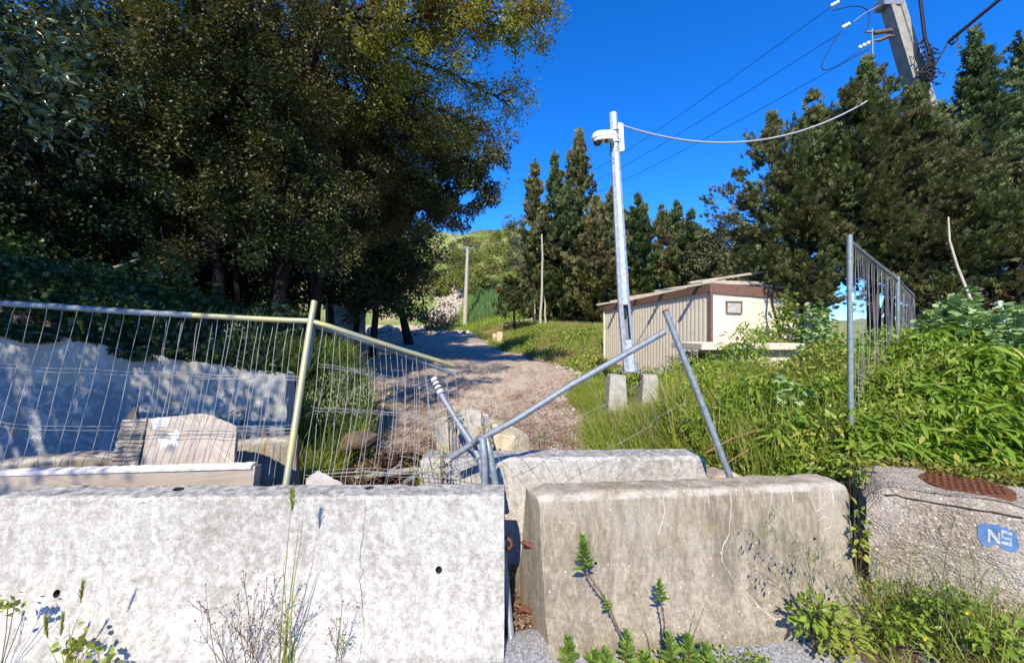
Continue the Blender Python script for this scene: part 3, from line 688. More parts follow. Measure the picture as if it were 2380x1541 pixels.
for poly in ([(352, 975), (365, 968), (385, 968), (394, 972), (392, 985), (386, 992), (372, 992), (360, 998), (353, 992)],
             [(367, 1020), (378, 1017), (394, 1022), (398, 1012), (402, 1003), (412, 998), (418, 1004), (417, 1015), (410, 1022), (416, 1026), (415, 1038), (404, 1036), (402, 1030), (390, 1034), (384, 1042), (380, 1036), (372, 1045), (368, 1036), (371, 1028)],
             [(392, 1008), (400, 1004), (403, 1009), (396, 1011)]):
    paint('white_paint_mark', poly, M['plasterwhite'], S1, bs, .001, 6)
def chisel():
    m = NM("split stone", .9, .15); wv = m.n("ShaderNodeTexWave"); wv.wave_type = 'BANDS'; wv.bands_direction = 'Z'; wv.inputs["Scale"].default_value = 9; wv.inputs["Distortion"].default_value = 5; wv.inputs["Detail"].default_value = 3
    m.l(m.mapv(scale=(1, 1, 1.2)), wv.inputs["Vector"]); m.col(m.mix(m.ramp(m.noise(6, 4), [(.4, 0), (.6, 1)]), (.33, .28, .23), (.42, .37, .31))); m.bump(wv.outputs["Fac"], .9, .03); return m.m
slab_obj('stone_slab', [P(250, 1105, 2.83), P(316, 1105, 2.83), P(330, 1035, 2.90), P(341, 972, 2.98), P(300, 974, 2.98), P(283, 978, 2.98)], .05, chisel(), "narrow stone slab with a split wavy face, leaning left of the white-marked slab", group='leaning stone slabs', rough=.012)
slab_obj('stone_shard', [P(288, 985, 3.06), P(318, 985, 3.06), P(315, 945, 3.08), P(300, 958, 3.08)], .03, plain("dark shard", (.20, .16, .12), .9), "dark pointed stone shard behind the split-faced slab", rough=.006)
# long slab lying on edge behind the first barrier, with a broken white top edge
zt0, zt1 = P(0, 1100, 2.58).z, P(597, 1080, 2.62).z
longs, _n = slab_obj('stone_slab', [Vector((-3.6, 2.525, .60)), Vector((-1.68, 2.565, .60)), P(594, 1083, 2.60), Vector((-3.6, 2.56, zt0 + .0))], .07, plain("smooth buff slab", (.34, .275, .215), .5, 0, 5, .15, .1, .002, .4),
    "long buff stone slab lying on its edge behind the cracked white barrier", group='leaning stone slabs', rough=.003, sub=40)
mb = MB()
xs_ = np.linspace(-3.6, -1.69, 90); vs = []
for x in xs_:
    t = (x + 3.6) / 1.91; zb_ = zt0 + (P(594, 1083, 2.60).z - zt0) * t; y = 2.555 + .04 * t; a = noise.noise(Vector((x * 9, 0, 0))); b_ = noise.noise(Vector((x * 25, 4, 0)))
    for (dy, dz) in ((-.006, -.016), (-.010 + .003 * b_, .001 + .003 * b_), (.0, .007 + .004 * a), (.03, .012 + .006 * a), (.06, .010 + .006 * b_), (.07, -.01)): vs.append((x, y + dy, zb_ + dz))
mb.add(vs, [(s * 6 + k, (s + 1) * 6 + k, (s + 1) * 6 + k + 1, s * 6 + k + 1) for s in range(89) for k in range(5)] + [(0, 1, 2, 3, 4, 5), tuple(range(89 * 6 + 5, 89 * 6 - 1, -1))])
mb.build('rough_top_edge', M['stone_edge'], longs)
slab_obj('stone_offcut', [P(708, 1145, 2.62), P(800, 1145, 2.62), P(795, 1122, 2.66), P(740, 1093, 2.72), P(712, 1112, 2.68)], .035, plain("grey split offcut", (.42, .38, .36), .8, 0, 14, .3, .5, .01), "small pointed grey stone offcut just right of the tall yellowed post", group='leaning stone slabs', rough=.005, edge_mat=M['stone_edge'])
# ------------------------------------------------------------------ mesh fence panels
def bez(a, b, n, sag=Vector((0, 0, 0)), jit=0.0, seed=0):
    out = []
    for k in range(n + 1):
        t = k / n; p = a.lerp(b, t) + sag * (4 * t * (1 - t))
        if jit and 0 < k < n: p += noise.noise_vector(Vector((seed, t * 3, 0))) * jit
        out.append(p)
    return out
yel = NM("yellowed galvanised tube", .45, .4); yel.b.inputs["Metallic"].default_value = .35
yel.col(yel.mix(yel.ramp(yel.noise(3.5, 4), [(.40, 0), (.60, 1)]), (.36, .37, .24), (.50, .44, .17))); M['yellow_tube'] = yel.m
tipm = NM("white tube with black bands", .5, .3)
WR = .0018
def wire_grid(mb, tops, bots, rows, seed=0, bulge=.0, ext=.02):
    """verticals from tops[i] to bots[i]; rows: fractions; each row is a double wire"""
    n = len(tops)
    cols = []
    for i in range(n):
        sg = Vector((noise.noise(Vector((i * .8, seed, 0))) * .03, noise.noise(Vector((i * .6, seed, 5))) * .03 + bulge * math.sin(i / max(1, n - 1) * 3.14), 0))
        c = bez(tops[i] + (tops[i] - bots[i]).normalized() * ext, bots[i], 14, sg, .02, i * .37 + seed); cols.append(c); mb.tube(c, WR, 6, cap=False)
    for fr in rows:
        for dd in (0, .018):
            pts = []
            for c in cols:
                k = min(13.999, (fr + dd) * 14); a = int(k); pts.append(c[a].lerp(c[a + 1], k - a) + Vector((0, -.004, 0)))
            mb.tube(pts, WR, 4, cap=False)

fp = empty('mesh_fence_panel', (-1.5, 2.7, .4), "bent mesh fence panel with yellowed post and top rail buckled down on the right", 'fence panel', 'wrecked mesh fence panels')
railL = [P(-260, 690, 3.0), P(0, 705, 3.03), P(120, 712, 3.03), P(300, 725, 3.04), P(450, 733, 3.05), P(560, 739, 3.06), P(660, 744, 3.06), P(720, 746, 3.07)]
railR = [P(720, 746, 3.07), P(760, 757, 3.1), P(830, 780, 3.2), P(930, 812, 3.4), P(1055, 850, 3.7)]
mb = MB(); mb.tube(railL[:5], .023, 10); mb.build('top_rail', M['galv'], fp)
mb = MB(); mb.tube(railL[4:7] + railR, .021, 10); mb.build('top_rail', M['yellow_tube'], fp)
mb = MB(); mb.tube([P(731, 700, 3.10), P(722, 750, 3.06), P(705, 860, 2.94), P(688, 975, 2.82), P(665, 1125, 2.69), P(660, 1160, 2.66)], .0235, 12); mb.build('post', M['yellow_tube'], fp)
mb = MB(); mb.tube([P(729, 755, 3.11), P(712, 860, 2.98)], .020, 10); mb.build('sleeve', M['galv'], fp)
def along(pl, t):
    L = [(b - a).length for a, b in zip(pl, pl[1:])]; s = t * sum(L)
    for (a, b), l in zip(zip(pl, pl[1:]), L):
        if s <= l: return a.lerp(b, s / l)
        s -= l
    return pl[-1].copy()
mb = MB(); tops = []; bots = []
for i in range(28):
    tp = along(railL, i / 27); tops.append(tp); bots.append(Vector((tp.x + .02, tp.y - .42, .45)) + Vector((0, .06, 0)))
wire_grid(mb, tops, bots, (.31, .57, .89), 1)
tops = []; bots = []
for i in range(1, 14):
    t = i / 13.0; tp = along(railR, t); tops.append(tp); bots.append(P(672 + (1090 - 672) * t, 1135, 2.70 + .1 * t))
rt = tops; wire_grid(mb, tops, bots, (.27, .55, .92), 7, .14)
mb.build('wire_mesh', M['wire'], fp)

fp2 = empty('mesh_fence_panel', (-1.4, 2.8, .4), "second mesh fence panel hanging just behind the yellowed rail, with a thin grey rail", 'fence panel', 'wrecked mesh fence panels')
rail2 = [P(728, 756, 3.12), P(780, 772, 3.2), P(900, 812, 3.4), P(1000, 847, 3.6), P(1055, 870, 3.72)]
mb = MB(); mb.tube(rail2, .019, 10); mb.build('top_rail', M['galv'], fp2)
mb = MB(); tops = []; bots = []
for i in range(17, 27):
    tp = along(railL, (i + .33) / 27) + Vector((.01, .04, -.05)); tops.append(tp); bots.append(Vector((tp.x + .03, tp.y - .42 + .06, .45)))
wire_grid(mb, tops, bots, (.285, .545, .86), 21, 0, 0)
tops = []; bots = []
for i in range(1, 12):
    t = i / 12.0; tp = along(rail2, t); tops.append(tp); bots.append(P(688 + (1080 - 672) * t, 1135, 2.75 + .1 * t))
wire_grid(mb, tops, bots, (.25, .53, .90), 27, .16, 0)
mb.build('wire_mesh', M['wire'], fp2)

# middle panel: folded over the white barrier
fp3 = empty('mesh_fence_panel', (.1, 2.8, .3), "collapsed mesh fence panel folded over the white barrier, long rail slanting upward", 'fence panel', 'wrecked mesh fence panels')
mb = MB(); mb.tube([P(1009, 885, 3.05), P(1030, 925, 2.98), P(1060, 975, 2.9), P(1100, 1035, 2.78), P(1118, 1075, 2.72), P(1124, 1110, 2.68)], .0225, 12); mb.build('side_post', M['galv'], fp3)
mb = MB()
for (a, b, q) in ((880, 886, 0), (886, 889, 1), (889, 894, 0), (894, 898, 1), (898, 903, 0), (903, 907, 1), (907, 914, 0)):
    y0, y1 = a, b; mb.tube([P(1008 + (y0 - 880) * .5, y0, 3.045 - (y0 - 880) * .0018), P(1008 + (y1 - 880) * .5, y1, 3.045 - (y1 - 880) * .0018)], .0245, 12, q)
mb.build('banded_tip', [M['plasterwhite'], M['rubber']], fp3)
mb = MB(); mb.tube([P(1050, 1062, 2.80), P(1100, 1030, 2.76), P(1200, 975, 2.78), P(1330, 893, 2.82), P(1430, 837, 2.88), P(1545, 771, 2.95)], .0225, 12); mb.build('top_rail', M['galv'], fp3)
mb = MB(); mb.tube([P(1100, 1030, 2.70), P(1112, 1018, 2.66), P(1122, 1022, 2.64), P(1125, 1060, 2.62), P(1127, 1135, 2.60)], [.019, .020, .023, .0245, .0245], 12); mb.build('folded_post', M['galv'], fp3)
mb = MB(); mb.tube([P(1118, 1040, 2.69), P(1132, 1019, 2.68), P(1138, 1050, 2.67), P(1152, 1130, 2.64)], [.016, .020, .0235, .0235], 12); mb.build('folded_post', M['galv_green'], fp3)
mb = MB()
def pp(*a): return [P(*q) for q in a]
railM = pp((1100, 1030, 2.76), (1200, 975, 2.78), (1330, 893, 2.82), (1430, 837, 2.88), (1545, 771, 2.95))
cols = []
for i in range(1, 13):
    a = along(railM, i / 12.5); k = i / 12
    b = a + Vector((.30 + .06 * math.sin(i), .10, -.55 - .10 * k)); c = bez(a, b, 8, Vector((.02, 0, .03)), .015, i); cols.append(c); mb.tube(c, WR * .75, 4, cap=False)
for fr in (3.0, 6.5):
    mb.tube([c[int(fr)].lerp(c[int(fr) + 1], fr % 1) for c in cols], WR * .7, 4, cap=False)
# wires drawn together between the two halves, over the face of the white barrier
knot = P(1122, 1075, 2.70)
for i, (x, y, Y) in enumerate([(830, 1090, 2.8), (850, 1105, 2.78), (930, 1060, 2.85), (950, 1105, 2.78), (985, 1115, 2.78), (1000, 1125, 2.76)]):
    mb.tube(bez(P(x, y, Y), knot + Vector((0, 0, .01 * i)), 10, Vector((0, 0, -.05 + .015 * i)), .02, i), WR, 4, cap=False)
for i, x in enumerate((960, 985, 1005, 1030, 1048, 1070, 1088)):
    mb.tube(bez(P(x + 8, 905 + i * 18, 3.0 - i * .03), P(x + random.uniform(-12, 16), 1135, 2.75), 10, Vector((.03, 0, 0)), .03, i + 40), WR, 4, cap=False)
for q in ([(1000, 965), (1060, 940), (1130, 985), (1200, 1010)], [(1015, 975), (1080, 960), (1160, 1005), (1300, 1030)], [(1000, 1000), (1070, 1035), (1150, 1075), (1168, 1110)], [(1150, 1030), (1163, 1080), (1172, 1128)]):
    mb.tube([P(x, y, 2.78 + .03 * k) for k, (x, y) in enumerate(q)], WR * 1.1, 4, cap=False)
mb.build('wire_mesh', M['wire'], fp3)

o_ = MB(); o_.tube([P(1546, 722, 2.95), P(1592, 838, 2.9), P(1640, 960, 2.86), P(1700, 1118, 2.80)], [.0225, .0225, .0225, .0225], 14)
q = empty('steel_post', (1.5, 2.8, .7), "bare grey steel post leaning left behind the brown barrier", 'fence post'); o_.build('tube', M['galv'], q)
mb = MB(); mb.tube([P(1545.7, 721, 2.951), P(1547, 724, 2.949)], .024, 14); mb.build('cut_end', M['rust'], q)
mb = MB(); mb.tube([P(1166, 1240, 2.56), P(1172, 1310, 2.50), P(1180, 1400, 2.40), P(1189, 1496, 2.28)], .0215, 14); o = mb.build('steel_tube', M['galv']); tag(o, "grey steel tube standing in the gap between the two front barriers", 'tube')
mb = MB(); mb.tube([P(940, 1122, 3.3), P(1005, 1080, 3.6)], .022, 12); o = mb.build('steel_tube', M['galv']); tag(o, "short grey steel tube lying behind the left end of the white barrier", 'tube')

# right-hand fence, still standing
fr = empty('mesh_fence_panel', (2.8, 3.3, .5), "upright mesh fence panel still standing among bamboo, running away to the right", 'fence panel', 'standing mesh fence')
Pa, Pb, Pc = Vector((2.80, 3.32, 0)), Vector((5.42, 5.62, 0)), Vector((8.0, 7.95, 0))
mb = MB(); mb.tube([Pa + Vector((.015, 0, .45)), Pa + Vector((0, 0, 2.55))], .0215, 14); mb.build('post', M['galv_green'], fr)
mb = MB(); mb.tube([Pb + Vector((-.03, -.03, .5)), Pb + Vector((-.03, -.03, 2.52))], .0215, 12); mb.build('post', M['galv_green'], fr)
mb = MB(); mb.tube([Pa + Vector((.02, .02, 2.50)), Pb + Vector((-.03, -.03, 2.46))], .012, 8); mb.build('top_rail', M['galv'], fr)
mb = MB(); tops = [Pa.lerp(Pb, i / 44) + Vector((0, 0, 2.49)) for i in range(1, 44)]; bots = [Pa.lerp(Pb, i / 44) + Vector((0, 0, .6)) for i in range(1, 44)]
WR = .0013; wire_grid(mb, tops, bots, (.25, .6), 50, .0, .03); mb.build('wire_mesh', M['wire'], fr)
mb = MB(); mb.box(P(1982, 690, 3.30), (.014, .004, .075)); mb.build('sticker', plain("buff sticker", (.62, .55, .38)), fr)
fr2 = empty('mesh_fence_panel', (5.5, 5.7, .5), "far mesh fence panel beyond the second upright post, half hidden by mallow leaves", 'fence panel', 'standing mesh fence')
mb = MB(); mb.tube([Pb + Vector((.05, .05, .5)), Pb + Vector((.05, .05, 2.53))], .0215, 12); mb.build('post', M['galv_green'], fr2)
mb = MB(); mb.tube([Pb + Vector((.05, .05, 2.48)), Pc + Vector((0, 0, 2.42))], .018, 8); mb.build('top_rail', M['galv'], fr2)
mb = MB(); tops = [Pb.lerp(Pc, i / 40) + Vector((0, 0, 2.46)) for i in range(1, 41)]; bots = [Pb.lerp(Pc, i / 40) + Vector((0, 0, .6)) for i in range(1, 41)]
wire_grid(mb, tops, bots, (.25, .6), 60, .0, .03); mb.build('wire_mesh', M['wire'], fr2)

# ------------------------------------------------------------------ camera pole
def prism(mb, p0, p1, r0, r1, n=8, rot=0, cap=True, mi=0):
    d = (p1 - p0).normalized(); ux = Vector((1, 0, 0)); ux = (ux - d * ux.dot(d)).normalized(); uy = d.cross(ux); vs = []
    for p, r in ((p0, r0), (p1, r1)):
        for k in range(n): t = rot + 2 * math.pi * k / n; vs.append(p + (ux * math.cos(t) + uy * math.sin(t)) * r)
    fs = [(k, (k + 1) % n, (k + 1) % n + n, k + n) for k in range(n)]
    if cap: fs += [tuple(range(n))[::-1], tuple(range(n, 2 * n))]
    mb.add(vs, fs, mi)
YP = 7.8; pb = P(1465, 862, YP); pt = P(1424.5, 264, YP)
pole = empty('camera_pole', pb, "tapered octagonal galvanised pole leaning left, bolted on two concrete footings", 'pole')
mb = MB(); hb = P(1457, 790, YP); ht = P(1450, 709, YP)
def pr(p): # radius along the pole
    t = (p.z - pb.z) / (pt.z - pb.z); return .132 - .055 * t
oct_r = math.pi / 8
prism(mb, pb, hb, pr(pb), pr(hb), 8, oct_r); prism(mb, ht, pt, pr(ht), pr(pt), 8, oct_r)
# around the open hatch only the sides and back remain
n = 8; dd = (ht - hb).normalized(); ux = Vector((1, 0, 0)); ux = (ux - dd * ux.dot(dd)).normalized(); uy = dd.cross(ux)
vs = []
for p in (hb, ht):
    for k in range(8): t = oct_r + 2 * math.pi * k / 8; vs.append(p + (ux * math.cos(t) + uy * math.sin(t)) * pr(p))
def facing(k):
    t = oct_r + 2 * math.pi * (k + .5) / 8; return (ux * math.cos(t) + uy * math.sin(t)).y
front = min(range(8), key=facing)
fs = [(k, (k + 1) % 8, (k + 1) % 8 + 8, k + 8) for k in range(8) if k != front]; mb.add(vs, fs)
mb.build('shaft', M['galv_bright'], pole)
mb = MB(); c_ = ht.lerp(hb, .5); mb.box(c_ + Vector((0, .03, 0)), (.10, .02, (ht - hb).length * .95), Matrix.Rotation(-.07, 3, 'Y')); mb.build('hatch_backplate', M['galv'], pole)
mb = MB(); mb.box(ht.lerp(hb, .22) + Vector((-.01, -.02, 0)), (.085, .06, .16), Matrix.Rotation(-.07, 3, 'Y'), 0, .008); mb.build('fuse_box', M['rubber'], pole)
mb = MB(); mb.box(pb + Vector((0, 0, -.01)), (.42, .34, .022), None, 0, .004); mb.build('base_plate', M['galv'], pole)
for sx in (-1, 1):
    for sy in (-1, 1):
        mb = MB(); q = pb + Vector((sx * .16, sy * .12, 0)); mb.tube([q + Vector((0, 0, -.12)), q + Vector((0, 0, .04))], .011, 8); mb.tube([q + Vector((0, 0, .0)), q + Vector((0, 0, .018))], .02, 6, smooth=False); mb.build('anchor_bolt', M['rust'], pole)
for (a, nm, lb) in ((1431, 0, "tapered concrete footing under the left side of the camera pole"), (1504, 1, "tapered concrete footing under the right side of the camera pole")):
    c = P(a, 870, YP); h_ = c.z + .1; mb = MB(); vs = []
    dx = 0 if nm == 0 else 0
    for (wt, z) in ((.215, -.15), (.135, c.z)):
        w = wt
        for (x, y) in ((-1, -1), (1, -1), (1, 1), (-1, 1)): vs.append(Vector((c.x + x * w + (.02 if nm else -.0), YP + y * (w + .02), z)) + noise.noise_vector(Vector((x, y, z + nm))) * .02)
    mb.add(vs, [(0, 1, 5, 4), (1, 2, 6, 5), (2, 3, 7, 6), (3, 0, 4, 7), (4, 5, 6, 7), (3, 2, 1, 0)])
    o = mb.build('concrete_footing', M['block']); tag(o, lb, 'footing', 'footings of the camera pole')
    bm = bmesh.new(); bm.from_mesh(o.data); bmesh.ops.bevel(bm, geom=bm.edges[:], offset=.012, segments=2, affect='EDGES'); bm.to_mesh(o.data); bm.free()
# junction box on the right side
jb = MB(); jc = P(1441, 322, YP); jb.box(jc, (.07, .12, .56), Matrix.Rotation(-.05, 3, 'Y'), 0, .008); jb.build('junction_box', M['cam_white'], pole)
jb = MB(); jb.box(jc + Vector((.045, -.01, 0)), (.03, .09, .52), Matrix.Rotation(-.05, 3, 'Y'), 0, .004); jb.build('junction_lid', M['cam_white'], pole)
# the camera itself
sc_ = empty('security_camera', P(1402, 328, YP - .12), "white dome security camera strapped near the top of the leaning pole", 'security camera')
mb = MB(); cc = P(1400, 322, YP - .16)
# hull: rounded at the far left, narrowing toward the pole
def hull(z0, z1, sc0, sc1, mi=0):
    pts = [(-.20, 0), (-.185, .07), (-.13, .12), (-.05, .135), (.05, .12), (.20, .09), (.20, -.09), (.05, -.12), (-.05, -.135), (-.13, -.12), (-.185, -.07)]
    n = len(pts); T = Matrix.Rotation(math.radians(-7), 3, 'Y'); vs = [cc + T @ Vector((x * s, y * s, z)) for z, s in ((z0, sc0), (z1, sc1)) for x, y in pts]
    mb.add(vs, [(k, (k + 1) % n, (k + 1) % n + n, k + n) for k in range(n)] + [tuple(range(n))[::-1], tuple(range(n, 2 * n))], mi)
hull(-.06, .0, .90, 1.0); hull(0.0, .014, 1.05, 1.05); hull(.014, .09, 1.0, .93); hull(.09, .11, .93, .75); mb.build('housing', M['cam_white'], sc_)
bm = bmesh.new(); bmesh.ops.create_uvsphere(bm, u_segments=20, v_segments=12, radius=.085); bmesh.ops.transform(bm, matrix=Matrix.Translation(cc + Vector((-.09, 0, -.065))), verts=bm.verts)
me = bpy.data.meshes.new('dome'); bm.to_mesh(me); bm.free(); me.polygons.foreach_set("use_smooth", [True] * len(me.polygons)); link('dome', me, M['glass'], sc_)
mb = MB(); mb.tube([cc + Vector((.07, -.04, -.05)), cc + Vector((.07, -.04, -.10))], .028, 12); mb.build('infrared_sensor', M['rubber'], sc_)
mb = MB(); mb.box(cc + Vector((.20, .08, .02)), (.08, .14, .16), None, 0, .01); mb.build('bracket', M['cam_white'], sc_)
mb = MB(); mb.box(cc + Vector((.03, .06, .125)), (.12, .07, .08), None, 0, .008); mb.build('cable_gland', M['cam_white'], sc_)
mb = MB(); 
for z in (.13, -.10):
    c0 = P(1430, 322, YP) + Vector((0, 0, z)); mb.tube([c0 + Vector((.085 * math.cos(a), .085 * math.sin(a), 0)) for a in np.linspace(0, 6.283, 17)], .008, 6, cap=False)
mb.tube(bez(P(1432, 306, YP - .1), P(1430, 345, YP - .12), 12, Vector((.10, -.05, 0)), .05, 3), .006, 5); mb.tube(bez(P(1420, 320, YP - .1), P(1428, 372, YP - .1), 12, Vector((-.07, -.03, 0)), .05, 5), .006, 5)
mb.build('strap', M['rubber'], sc_)

# ------------------------------------------------------------------ utility pole, lines
YU = 10.5
up0 = P(2352, 770, YU); up0.z = hz(up0.x, YU); up1 = P(2010, -200, YU)
upole = empty('utility_pole', up0, "thick leaning concrete utility pole rising out of the cypresses", 'utility pole')
mb = MB(); dirp = (up1 - up0).normalized(); side = Vector((1, 0, 0)); side = (side - dirp * side.dot(dirp)).normalized(); back = dirp.cross(side)
vs = []
for p, w in ((up0, .26), (up1, .165)):
    for (a, b) in ((-1, -1), (-.35, -1), (-.3, -.8), (.3, -.8), (.35, -1), (1, -1), (1, 1), (-1, 1)): vs.append(p + side * a * w + back * (-b) * w * -1 * .8)
mb.add(vs, [(k, (k + 1) % 8, (k + 1) % 8 + 8, k + 8) for k in range(8)] + [tuple(range(8)), tuple(range(15, 7, -1))]); mb.build('shaft', M['polecon'], upole)
def insul(root, a, b, n=3, r=.055, mat='porc'):
    mb = MB()
    for k in range(n):
        c = a.lerp(b, (k + .5) / n); d = (b - a).normalized() * .03; mb.tube([c - d, c - d * .2, c + d], [r * .35, r, r * .4], 12)
    mb.build('insulator', M[mat], root)
pt_ = lambda x, y: P(x, y, YU)
mb = MB(); mb.tube([pt_(2048, 12), pt_(2010, 32), pt_(1983, 52)], .014, 6); mb.tube([pt_(2100, 70), pt_(2040, 76), pt_(2012, 75)], .03, 8); mb.tube([pt_(2098, 78), pt_(2020, 98)], .02, 8)
mb.tube([pt_(2027, 68), pt_(2028, 130), pt_(2031, 180)], .022, 6); mb.box(pt_(2065, 12), (.5, .3, .2)); mb.build('crossarm', M['galv'], upole)
mb = MB(); mb.tube([pt_(2030, 78), pt_(2070, 72)], .055, 12); mb.build('surge_arrester', M['porcbrown'], upole)
insul(upole, pt_(1975, 56), pt_(1957, 66), 3); insul(upole, pt_(2022, 100), pt_(1994, 114), 3, .06); insul(upole, pt_(2068, 84), pt_(2040, 96), 7, .05, 'porcbrown'); insul(upole, pt_(1950, 5), pt_(1930, 16), 3)
mb = MB(); mb.tube(bez(pt_(1934, 26), pt_(2010, 78), 14, Vector((.45, 0, .35)), 0), .012, 5); mb.tube(bez(pt_(1956, 72), pt_(2000, 118), 14, Vector((-.75, 0, -.75)), 0), .012, 5)
mb.tube([pt_(2060, 150), pt_(2040, 165), pt_(2025, 175)], .06, 8); mb.build('jumper_cable', M['rubber'], upole)
def cable(name, a, b, sag, r, label, mat='rubber', n=30, group=None, cat='cable'):
    rr = r if isinstance(r, float) else [r[0] + (r[1] - r[0]) * k / n for k in range(n + 1)]
    mb = MB(); mb.tube(bez(a, b, n, Vector((0, 0, -sag))), rr, 6); o = mb.build(name, M[mat]); tag(o, label, cat, group); return o
cable('power_line', pt_(1930, 18), P(1340, 415, 60), .5, (.008, .030), "thin dark power line, uppermost of the three crossing the sky", group='power lines to the leaning pole', cat='power line')
cable('power_line', pt_(1955, 76), P(1330, 443, 60), .5, (.008, .030), "thin dark power line, middle of the three crossing the sky", group='power lines to the leaning pole', cat='power line')
cable('power_line', pt_(2020, 115), P(1320, 472, 60), .5, (.008, .030), "thin dark power line, lowest of the three crossing the sky", group='power lines to the leaning pole', cat='power line')
cable('camera_cable', P(1445, 292, YP), P(2015, 236, 9.05), .60, .018, "sagging grey cable from the camera pole into the cypresses", 'cable')
mb = MB()
for k in range(4):
    jj = Vector((.02 * k, .01 * k, .0)); mb.tube([P(2130, -60, YU - .4) + jj, P(2140, 20, YU - .4) + jj, P(2148, 90, YU - .4) + jj * 1.5, P(2158, 118, YU - .4) + jj * 3, P(2164, 175, YU - .4) + jj * 2], .03, 6)
for k in range(16):
    c0 = P(2160 + random.uniform(-14, 14), 120 + random.uniform(-10, 70), YU - .4); mb.tube([c0 + Vector((random.uniform(.08, .2) * math.cos(a), random.uniform(-.1, .1), random.uniform(.12, .24) * math.sin(a))) for a in np.linspace(0, 5.5, 12)], .016, 5)
o = mb.build('cable_bundle', M['rubber']); tag(o, "tangled black cable bundle hanging beside the concrete pole", 'cable')
mb = MB(); base = [P(2204, 98, YU - .5), P(2250, 60, YU - .8), P(2320, 2, YU - 1.2), P(2400, -60, YU - 1.6)]
for k in range(3): mb.tube([p + Vector((.02 * math.sin(k * 2), 0, .02 * math.cos(k * 2))) for p in base], .026, 6)
for k in range(3): mb.tube(bez(P(2204, 98, YU - .5), P(2215 + 8 * k, 82 - 6 * k, YU - .5), 8, Vector((.05, 0, -.16)), .03, k), .014, 5)
mb.tube([P(2150, 190, YU - .4), P(2175, 150, YU - .4), P(2204, 98, YU - .5)], .02, 5)
o = mb.build('overhead_cable', M['rubber']); tag(o, "thick black cable running from the concrete pole up to the top right corner", 'cable')

# far wooden pole
Yw = 38; w0 = P(1080, 748, Yw); w1 = P(1087, 574, Yw)
wp = empty('wooden_pole', w0, "pale grey pole with a short crossarm on the green bank up the track", 'utility pole')
mb = MB(); prism(mb, w0 - Vector((0, 0, 1)), w1, .24, .13, 6); mb.build('shaft', plain('pale pole', (.50, .45, .36), .9, 0, 8, .3), wp)
mb = MB(); mb.box(P(1087, 577, Yw), (1.25, .1, .09)); mb.box(P(1078, 573, Yw - .1), (1.0, .06, .06), Matrix.Rotation(.12, 3, 'Y')); mb.build('crossarm', M['galv'], wp)

# ------------------------------------------------------------------ the corrugated shed
shed = empty('shed', (4.7, 9.5, .5), "cream corrugated shed with brown trim and a broken roof", 'shed')
cn = Vector((4.72, 9.5, 0)); lf = Vector((3.47, 15.0, 0)); dl_ = (lf - cn).normalized(); Ls = (lf - cn).length; nl = Vector((-dl_.y, dl_.x, 0)); nl = nl if nl.x < 0 else -nl
dr_ = -nl; Lr = 3.4
ztn, ztf = 2.86, 2.66; zb0 = .2
def cream():
    m = NM("cream render", .9, .12); n = m.noise(14, 5, .7); n2 = m.noise(2.5, 5)
    c = m.mix(m.ramp(n, [(.3, 0), (.7, 1)]), (.66, .57, .43), (.76, .67, .52)); c = m.mix(m.ramp(n2, [(.56, 0), (.72, .5)]), c, (.50, .44, .34)); 
    m.col(c); m.bump(m.noise(45, 5, .7), .6, .01); return m.m
CR = cream(); brown = plain("brown painted trim", (.19, .105, .075), .6, 0, 10, .3, .2)
mb = MB(); prof = []
nr = 37; 
for k in range(nr * 8 + 1):
    u_ = k / (nr * 8) * Ls; ph = (k % 8) / 8; dpt = .011 * (abs(math.sin(ph * math.pi)) ** .7); prof.append((u_, dpt))
vs = []
for (u_, dp) in prof:
    for z in (zb0, ztn + (ztf - ztn) * u_ / Ls): vs.append(cn + dl_ * u_ + nl * dp + Vector((0, 0, z)))
mb.add(vs, [(2 * k, 2 * k + 1, 2 * k + 3, 2 * k + 2) for k in range(len(prof) - 1)])
mb.build('side_wall', CR, shed)
mb = MB(); c0 = cn + dr_ * (Lr / 2) ; Rr = Matrix.Rotation(math.atan2(dr_.y, dr_.x), 3, 'Z')
vs = []
for u_ in np.linspace(0, Lr, 30):
    for z in np.linspace(zb0, ztn - .04 * u_, 16): 
        p = cn + dr_ * u_ + Vector((0, 0, z)); vs.append(p + Vector((dl_.x, dl_.y, 0)) * .01 * noise.noise(p * 3))
mb.add(vs, [(a * 16 + b, (a + 1) * 16 + b, (a + 1) * 16 + b + 1, a * 16 + b + 1) for a in range(29) for b in range(15)])
mb.build('end_wall', CR, shed)
mb = MB(); q = lf + dr_ * Lr; mb.add([lf + Vector((0, 0, zb0)), q + Vector((0, 0, zb0)), q + Vector((0, 0, ztf - .1)), lf + Vector((0, 0, ztf))], [(0, 1, 2, 3)])
q2 = cn + dr_ * Lr; mb.add([q2 + Vector((0, 0, zb0)), q + Vector((0, 0, zb0)), q + Vector((0, 0, ztf - .1)), q2 + Vector((0, 0, ztn - .15))], [(0, 3, 2, 1)]); mb.build('back_wall', CR, shed)
mb = MB(); mb.add([cn + Vector((0, 0, ztn + .02)), lf + Vector((0, 0, ztf + .02)), q + Vector((0, 0, ztf - .08)), q2 + Vector((0, 0, ztn - .13))], [(0, 1, 2, 3)]); mb.build('roof', M['wood'], shed)
